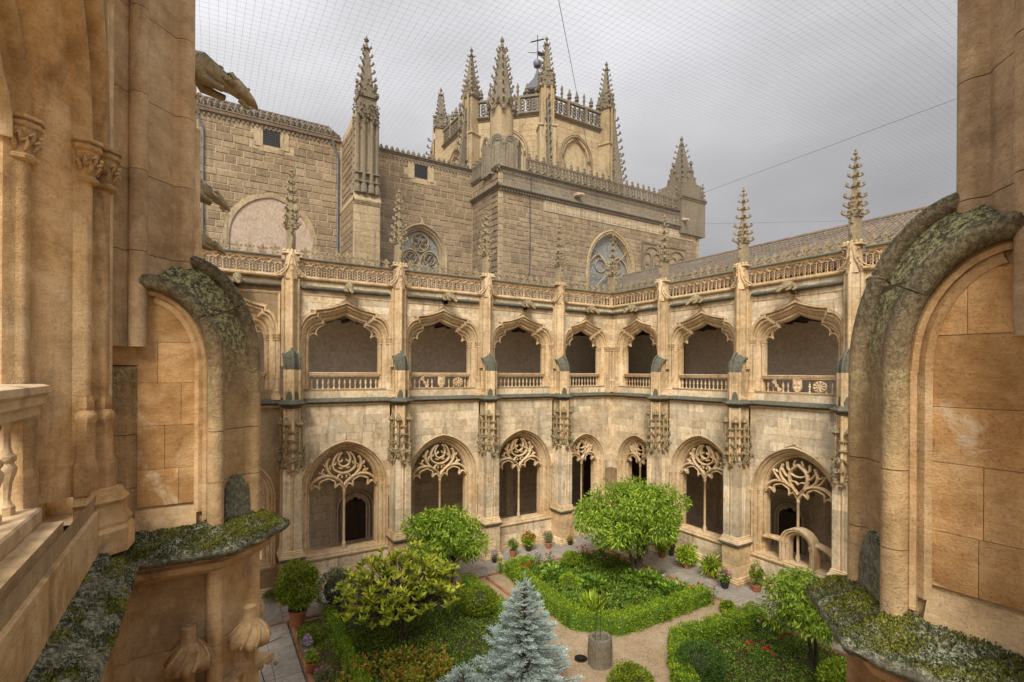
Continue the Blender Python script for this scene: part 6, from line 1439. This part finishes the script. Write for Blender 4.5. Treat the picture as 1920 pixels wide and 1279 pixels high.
# red, pink and yellow flowering plants in the beds
for px, py, mat, nf, rr, lab in ((985, 1078, 'flower_red', 16, .38, 'red flowering roses on the left end of the central hedge'), (1093, 1043, 'flower_red', 10, .35, 'red flowers at the back of the central bed'), (1031, 1053, 'flower_red', 5, .25, 'small group of red flowers by the far paving'),
                                 (1135, 1060, 'flower_pink', 9, .35, 'pale pink flowers under the round tree'), (938, 1068, 'flower_yellow', 16, .22, 'yellow flowering plant at the corner of the central hedge'), (1008, 1052, 'flower_lilac', 10, .25, 'lilac flowers along the far edge of the bed'),
                                 (1308, 1118, 'flower_red', 7, .3, 'dark red roses near the right end of the central hedge'), (1422, 1240, 'flower_red', 10, .42, 'bright red roses in the lower right bed'), (1442, 1180, 'flower_pink', 12, .5, 'tall pink roses in the lower right bed behind the red ones'),
                                 (1335, 1120, 'flower_magenta', 5, .2, 'magenta flowers at the tip of the central hedge'), (1475, 1215, 'flower_red', 4, .25, 'single red rose stems beneath the young tree')):
    x, y = G(px, py+8); t = thing('flowering_plant', lab, 'flowers', (x, y, 0)); P, D = ball(int(500*rr), (0, 0, .3), (rr, rr, .25), inner=.2); P[:, 2] = np.abs(P[:, 2]); obj('foliage', leaf_mesh('foliage', P, D, .06, .04, 'leaf_deep' if mat != 'flower_yellow' else 'leaf_ground_light', 0), t)
    q, _ = ball(nf, (0, 0, .42), (rr, rr, .28), inner=.4, low=0); flowers(t, q, mat, .06, n=9)
    m = M(); [m.tube([(p[0]*.3, p[1]*.3, 0), tuple(p)], .006, 4) for p in q]; mk('stems', m, 'leaf_deep', t)
x, y = G(1650, 1232); t = thing('flowering_plant', 'low magenta flowers on the edge of the paving beside the young tree trunk', 'flowers', (x, y, 0)); q, _ = ball(40, (0, 0, .1), (.5, .3, .12), inner=.2, low=0); flowers(t, q, 'flower_magenta', .05)
P, D = ball(200, (0, 0, .08), (.5, .3, .1), inner=.2, low=0); obj('foliage', leaf_mesh('foliage', P, D, .05, .03, 'leaf_deep'), t)
# ---- potted plants
def at(px, py): return G(px, py)
x, y = at(558, 1172); potted(x, y, 'large round bush in a big terracotta pot on the left paving', r=.30, h=.52, crown=(.80, .85), n=5200, L=.08, W=.045, mat='leaf_box', cz=1.40)
x, y = at(927, 1056); potted(x, y, 'lilac flowers in a small black pot by the third pier', r=.12, h=.2, pm='black_pot', crown=(.2, .22), n=160, L=.05, W=.02, mat='leaf_grey', fl='flower_lilac', nf=30, fs=.045)
x, y = at(962, 1045); potted(x, y, 'small shrub in a terracotta pot left of the red geraniums', r=.17, h=.3, crown=(.28, .34), n=700, mat='leaf_deep')
x, y = at(991, 1034); potted(x, y, 'bright red geraniums in a black pot under the third arcade window', r=.18, h=.26, pm='black_pot', crown=(.38, .40), n=800, L=.07, W=.05, mat='leaf_hedge', fl='flower_red', nf=26, fs=.06)
x, y = at(1028, 1029); potted(x, y, 'grey green shrub in a terracotta pot right of the red geraniums', r=.16, h=.3, crown=(.27, .36), n=600, mat='leaf_grey')
x, y = at(1069, 1023); potted(x, y, 'small reddish plant in a black pot by the fourth pier', r=.13, h=.22, pm='black_pot', crown=(.2, .15), n=180, mat='leaf_red_tip', fl='flower_red', nf=5)
x, y = at(1241, 1046); potted(x, y, 'leafy plant in a terracotta pot under the right side of the round tree', r=.18, h=.3, crown=(.38, .4), n=600, L=.12, W=.03, mat='leaf_orange', droop=.6)
x, y = at(1259, 1043); potted(x, y, 'tall black pot with trailing leaves beside the terracotta one under the tree', r=.16, h=.5, pm='black_pot', crown=(.28, .4), n=400, L=.12, W=.03, mat='leaf_orange', droop=.6)
x, y = at(1209, 1040); potted(x, y, 'small grey pot half hidden by the tree foliage near the pier', r=.12, h=.18, pm='white_pot', crown=(.18, .16), n=160)
x, y = at(1287, 1066); potted(x, y, 'wide spreading light green plant in a terracotta pot on the right paving', r=.19, h=.26, crown=(.52, .42), n=700, L=.13, W=.08, mat='leaf_ground_light', droop=.2)
x, y = at(1335, 1085); potted(x, y, 'plant with long arching striped leaves in a terracotta pot left of the pink geraniums', r=.17, h=.25, crown=(.40, .34), n=220, L=.30, W=.06, mat='leaf_hedge', droop=.35, inner=.1)
x, y = at(1359, 1104); potted(x, y, 'pink geraniums in a black pot at the foot of the right pier', r=.18, h=.28, pm='black_pot', crown=(.28, .28), n=320, L=.07, W=.05, mat='leaf_deep', fl='flower_pink', nf=30, fs=.065)
x, y = at(1418, 1110); potted(x, y, 'clipped column bush in a terracotta pot right of the right pier', r=.21, h=.28, crown=(.28, .62), n=1600, L=.045, W=.03, mat='leaf_box', cz=.72)
x, y = at(1243, 1083); t = thing('planter', 'small white planter with pale flowers at the back of the right paving', 'planter', (x, y, .035), .5); m = M(); m.box(-.2, .2, -.09, .09, 0, .16, .01); mk('box', m, 'white_pot', t); q, _ = ball(20, (0, 0, .2), (.2, .1, .12), inner=.3, low=0); flowers(t, q, 'flower_pink', .04)
P, D = ball(200, (0, 0, .2), (.22, .12, .1), inner=.2, low=0); obj('foliage', leaf_mesh('foliage', P, D, .05, .03, 'leaf_deep'), t)
x, y = at(1194, 1062); potted(x, y, 'small terracotta pot of thin leaves behind the tree trunk', r=.11, h=.18, crown=(.18, .18), n=160)
x, y = at(584, 1262); potted(x, y, 'small plant in a terracotta pot on the left edging strip', r=.15, h=.30, crown=(.18, .2), n=300, mat='leaf_hedge', fl='flower_pink', nf=3)
x, y = at(575, 1222); t = thing('planter', 'stone trough of white and lilac flowers beside the left paving', 'planter', (x, y, .03), PI/2); m = M(); m.box(-.45, .45, -.14, .14, 0, .22, .015); mk('trough', m, 'paving_stone', t); q, _ = ball(60, (0, 0, .28), (.42, .15, .16), inner=.3, low=0); flowers(t, q, 'flower_lilac', .055)
P, D = ball(400, (0, 0, .25), (.45, .18, .12), inner=.2, low=0); obj('foliage', leaf_mesh('foliage', P, D, .05, .03, 'leaf_grey'), t)
x, y = at(605, 1290); potted(x, y, 'pot of pink flowers at the bottom edge of the left strip', r=.15, h=.2, crown=(.25, .2), n=300, mat='leaf_grey', fl='flower_magenta', nf=9, fs=.05)
x, y = at(510, 1128); t = thing('flowering_plant', 'small purple flowering plant at the foot of the first pier', 'flowers', (x, y, 0)); P, D = ball(500, (0, 0, .2), (.35, .3, .25), inner=.2, low=0); obj('foliage', leaf_mesh('foliage', P, D, .06, .03, 'leaf_deep'), t); q, _ = ball(14, (0, 0, .3), (.3, .3, .25), low=0); flowers(t, q, 'flower_magenta', .04)
# ---- stone well with its iron frame
wx, wy = G(1125, 1244)
t = thing('stone_well', 'round stone well head with a thin iron pulley frame on the gravel', 'well', (wx, wy, 0)); rn = random.Random(5)
m = M(); m.loft([[(r*math.cos(2*PI*j/28)*(1+rn.uniform(-.012, .012)), r*math.sin(2*PI*j/28)*(1+rn.uniform(-.012, .012)), z) for j in range(28)] for r, z in ((.37, 0), (.36, .02), (.355, .3), (.35, .6), (.355, .78), (.34, .81), (.25, .815), (.235, .79), (.235, .2))]); mk('well_head', m, 'church_grey', t, 40)
m = M()
for j in range(26): a = 2*PI*j/26; m.box(0, 0, 0, 0, 0, 0) if False else m.tube([(.352*math.cos(a), .352*math.sin(a), .12), (.350*math.cos(a), .350*math.sin(a), rn.uniform(.55, .72))], .014, 5)
mk('carved_ribs', m, 'church_grey', t, 50)
m = M(); top = (.02, .05, 2.25)
for a in (200, 320, 80): q = math.radians(a); m.tube([(.34*math.cos(q), .34*math.sin(q), 0 if a == 200 else .75), (.28*math.cos(q), .28*math.sin(q), 1.0), tuple(top)], .006, 5)
mk('iron_frame', m, 'iron', t, 60); m = M(); m.lathe([(.02, -.015), (.06, -.015), (.06, .015), (.02, .015)], 12, (0, 0, 0)); m.v = [(x+top[0], z+top[1], y+top[2]-.15) for x, y, z in m.v]; m.tube([(top[0], top[1], top[2]), (top[0], top[1], top[2]-.12)], .01, 4); m.tube([(.05, .05, 2.1), (.05, .05, .6)], .006, 4); mk('pulley', m, 'iron', t, 50)
x, y = G(1089, 1236); oo = M(); o.lathe([(.20, .0), (.20, .02), (.17, .025), (.165, .012), (0, .012)], 20); mk('drain_cover', o, 'iron', None, 40, loc=(x, y, .012), label='round dark metal cover on the gravel left of the well', category='drain cover')

# ================================================================ a person mostly hidden behind the pier of the upper right gallery
def skin(name, pts, edges, rad, mat, parent):
    me = bpy.data.meshes.new(name); me.from_pydata(pts, edges, []); me.materials.append(MATS[mat]); o = obj(name, me, parent)
    md = o.modifiers.new('skin', 'SKIN'); md.use_smooth_shade = True
    for v, r in zip(me.skin_vertices[0].data, rad): v.radius = (r, r*.85)
    me.skin_vertices[0].data[0].use_root = True
    sb = o.modifiers.new('sub', 'SUBSURF'); sb.levels = 1; sb.render_levels = 2; return o
t = thing('person', 'person in light blue shirt leaning on the upper gallery rail, hidden by a pier', 'person', (20.06, 18.33, 7.62), math.radians(-80))
skin('body', [(0, 0, .95), (0, .02, 1.2), (0, .02, 1.36), (0, -.03, 1.47), (0, -.05, 1.56), (0, -.05, 1.68), (-.1, 0, .88), (-.12, -.02, .5), (-.12, .03, .08), (-.12, -.12, .04), (.1, 0, .88), (.12, -.02, .5), (.12, .03, .08), (.12, -.12, .04)],
     [(0, 1), (1, 2), (2, 3), (3, 4), (4, 5), (0, 6), (6, 7), (7, 8), (8, 9), (0, 10), (10, 11), (11, 12), (12, 13)], [.13, .14, .15, .055, .085, .09, .09, .065, .045, .035, .09, .065, .045, .035], 'skin', t)
skin('trousers', [(0, 0, .95), (-.1, 0, .86), (-.12, -.02, .5), (-.12, .03, .10), (.1, 0, .86), (.12, -.02, .5), (.12, .03, .10)], [(0, 1), (1, 2), (2, 3), (0, 4), (4, 5), (5, 6)], [.15, .105, .085, .07, .105, .085, .07], 'trousers', t)
skin('shirt', [(0, .02, 1.15), (0, 0, .98), (0, .02, 1.34), (-.19, .0, 1.36), (-.40, -.06, 1.14), (-.20, -.24, 1.12), (.19, .0, 1.36), (.30, -.12, 1.13), (.12, -.28, 1.12)], [(0, 1), (0, 2), (2, 3), (3, 4), (4, 5), (2, 6), (6, 7), (7, 8)], [.155, .15, .15, .075, .058, .045, .075, .058, .045], 'blue_shirt', t)
m = M(); m.blob((0, -.03, 1.68), (.098, .105, .10), 12, 8, .04); mk('hair', m, 'hair', t, 60)
for s_, (hx, hy) in ((-1, (-.15, -.30)), (1, (.07, -.34))):
    m = M(); m.blob((hx, hy, 1.115), (.04, .045, .018), 8, 5, .05)
    for k in range(4): m.tube([(hx-.03+.02*k, hy-.03, 1.115), (hx-.035+.023*k, hy-.075-.008*(k % 3), 1.11), (hx-.033+.022*k, hy-.095, 1.098)], [.010, .009, .007], 6)
    m.tube([(hx+s_*-.035, hy, 1.115), (hx+s_*-.06, hy-.04, 1.11)], [.012, .009], 6); mk('hand', m, 'skin', t, 60)
# ================================================================ protective bird net stretched over the court
t = thing('bird_net', 'fine grey netting stretched across the sky above the whole court', 'net', (0, 0, 13.25))
rn = random.Random(1); m = M(); pz = .10; w_ = .0009
x0, x1, y0, y1 = -.5, 19.6, .3, 21.3
sag = lambda x, y: .55*math.sin(PI*min(1, max(0, (x-x0)/(x1-x0))))*math.sin(PI*min(1, max(0, (y-y0)/(y1-y0))))
def strand(pts, w, dirv):
    # thin three sided cord
    rings = []
    for p in pts: rings.append([(p[0]+dirv[1]*w, p[1]+dirv[0]*w, p[2]), (p[0]-dirv[1]*w, p[1]-dirv[0]*w, p[2]), (p[0], p[1], p[2]+w*1.6)])
    m.loft(rings)
n = 8
for i in range(int((x1-x0)/pz)+1):
    x = x0+pz*i; strand([(x+.03*math.sin(.3*i+y*.8), y, sag(x, y)) for y in [y0+(y1-y0)*k/n for k in range(n+1)]], w_, (0, 1))
for j in range(int((y1-y0)/pz)+1):
    y = y0+pz*j; strand([(x, y+.03*math.sin(.27*j+x*.9), sag(x, y)) for x in [x0+(x1-x0)*k/n for k in range(n+1)]], w_, (1, 0))
mk('netting', m, 'net_cord', t, kind='stuff')
for a, b_ in (((.3, 1.6, .15), (19.5, 21.0, .15)), ((10.72, .6, .15), (11.4, 21.1, .15)), ((19.5, 5.7, .15), (4.0, 17.3, .15))):
    m = M(); m.tube([a, b_], .004, 5); mk('net_cable', m, 'net_cord', t)
# ================================================================ moss on the near ledges
def moss_on(me, parent, loc, dens, L, seed, zmin=7.50, keep=lambda x, y, z: True, mat='moss', name='moss', qt=-.35):
    rs = np.random.RandomState(seed); P = []
    for f in me.polygons:
        c = f.center
        if c.z < zmin: continue
        vs = [me.vertices[i].co for i in f.vertices]; A_ = f.area; n = rs.poisson(A_*dens)
        for k in range(n):
            a, b_ = rs.uniform(0, 1, 2); p = vs[0]*(1-a)*(1-b_)+vs[1]*a*(1-b_)+vs[2 % len(vs)]*a*b_+vs[3 % len(vs)]*(1-a)*b_
            q = math.sin(p.x*17+seed)*math.sin(p.y*15+1.3*seed)+.5*math.sin(p.x*41+p.y*29)
            if q > qt and keep(p.x, p.y, p.z): P.append((p.x, p.y, p.z-.003+.012*max(0, q)*rs.uniform(.5, 1)))
    if P: obj(name, leaf_mesh(name, P, np.tile((0, 0, 1.), (len(P), 1)), L, L*.45, mat, 0, spread=.65, rs=rs), parent, loc, kind='stuff')
for w_, px, sd_ in ((west, 4.52, 3), (south, -3.04, 8)):
    moss_on(ME['ledge_near'], w_, (px, 0, 0), 52000, .009, sd_)
    moss_on(ME['ledge_near'], w_, (px, 0, 0), 16000, .015, sd_+1, mat='moss_dark', qt=-2)
for w_ in (west, south):
    me = ME.get('string_near_%s' % w_.name)
    if me:
        near_ = (lambda x, y, z: 2.0 < x < 4.2) if w_ == west else (lambda x, y, z: -2.9 < x < -1.6)
        moss_on(me, w_, (0, 0, 0), 12000, .012, 5, zmin=7.42, keep=lambda x, y, z, f=near_: f(x, y, z) and math.sin(x*9+2)*math.sin(y*40) > -.1, mat='moss_dark')
        moss_on(me, w_, (0, 0, 0), 22000, .012, 11, zmin=7.42, keep=lambda x, y, z, f=near_: f(x, y, z) and math.sin(x*7)*math.sin(y*33+x*3) > .2)
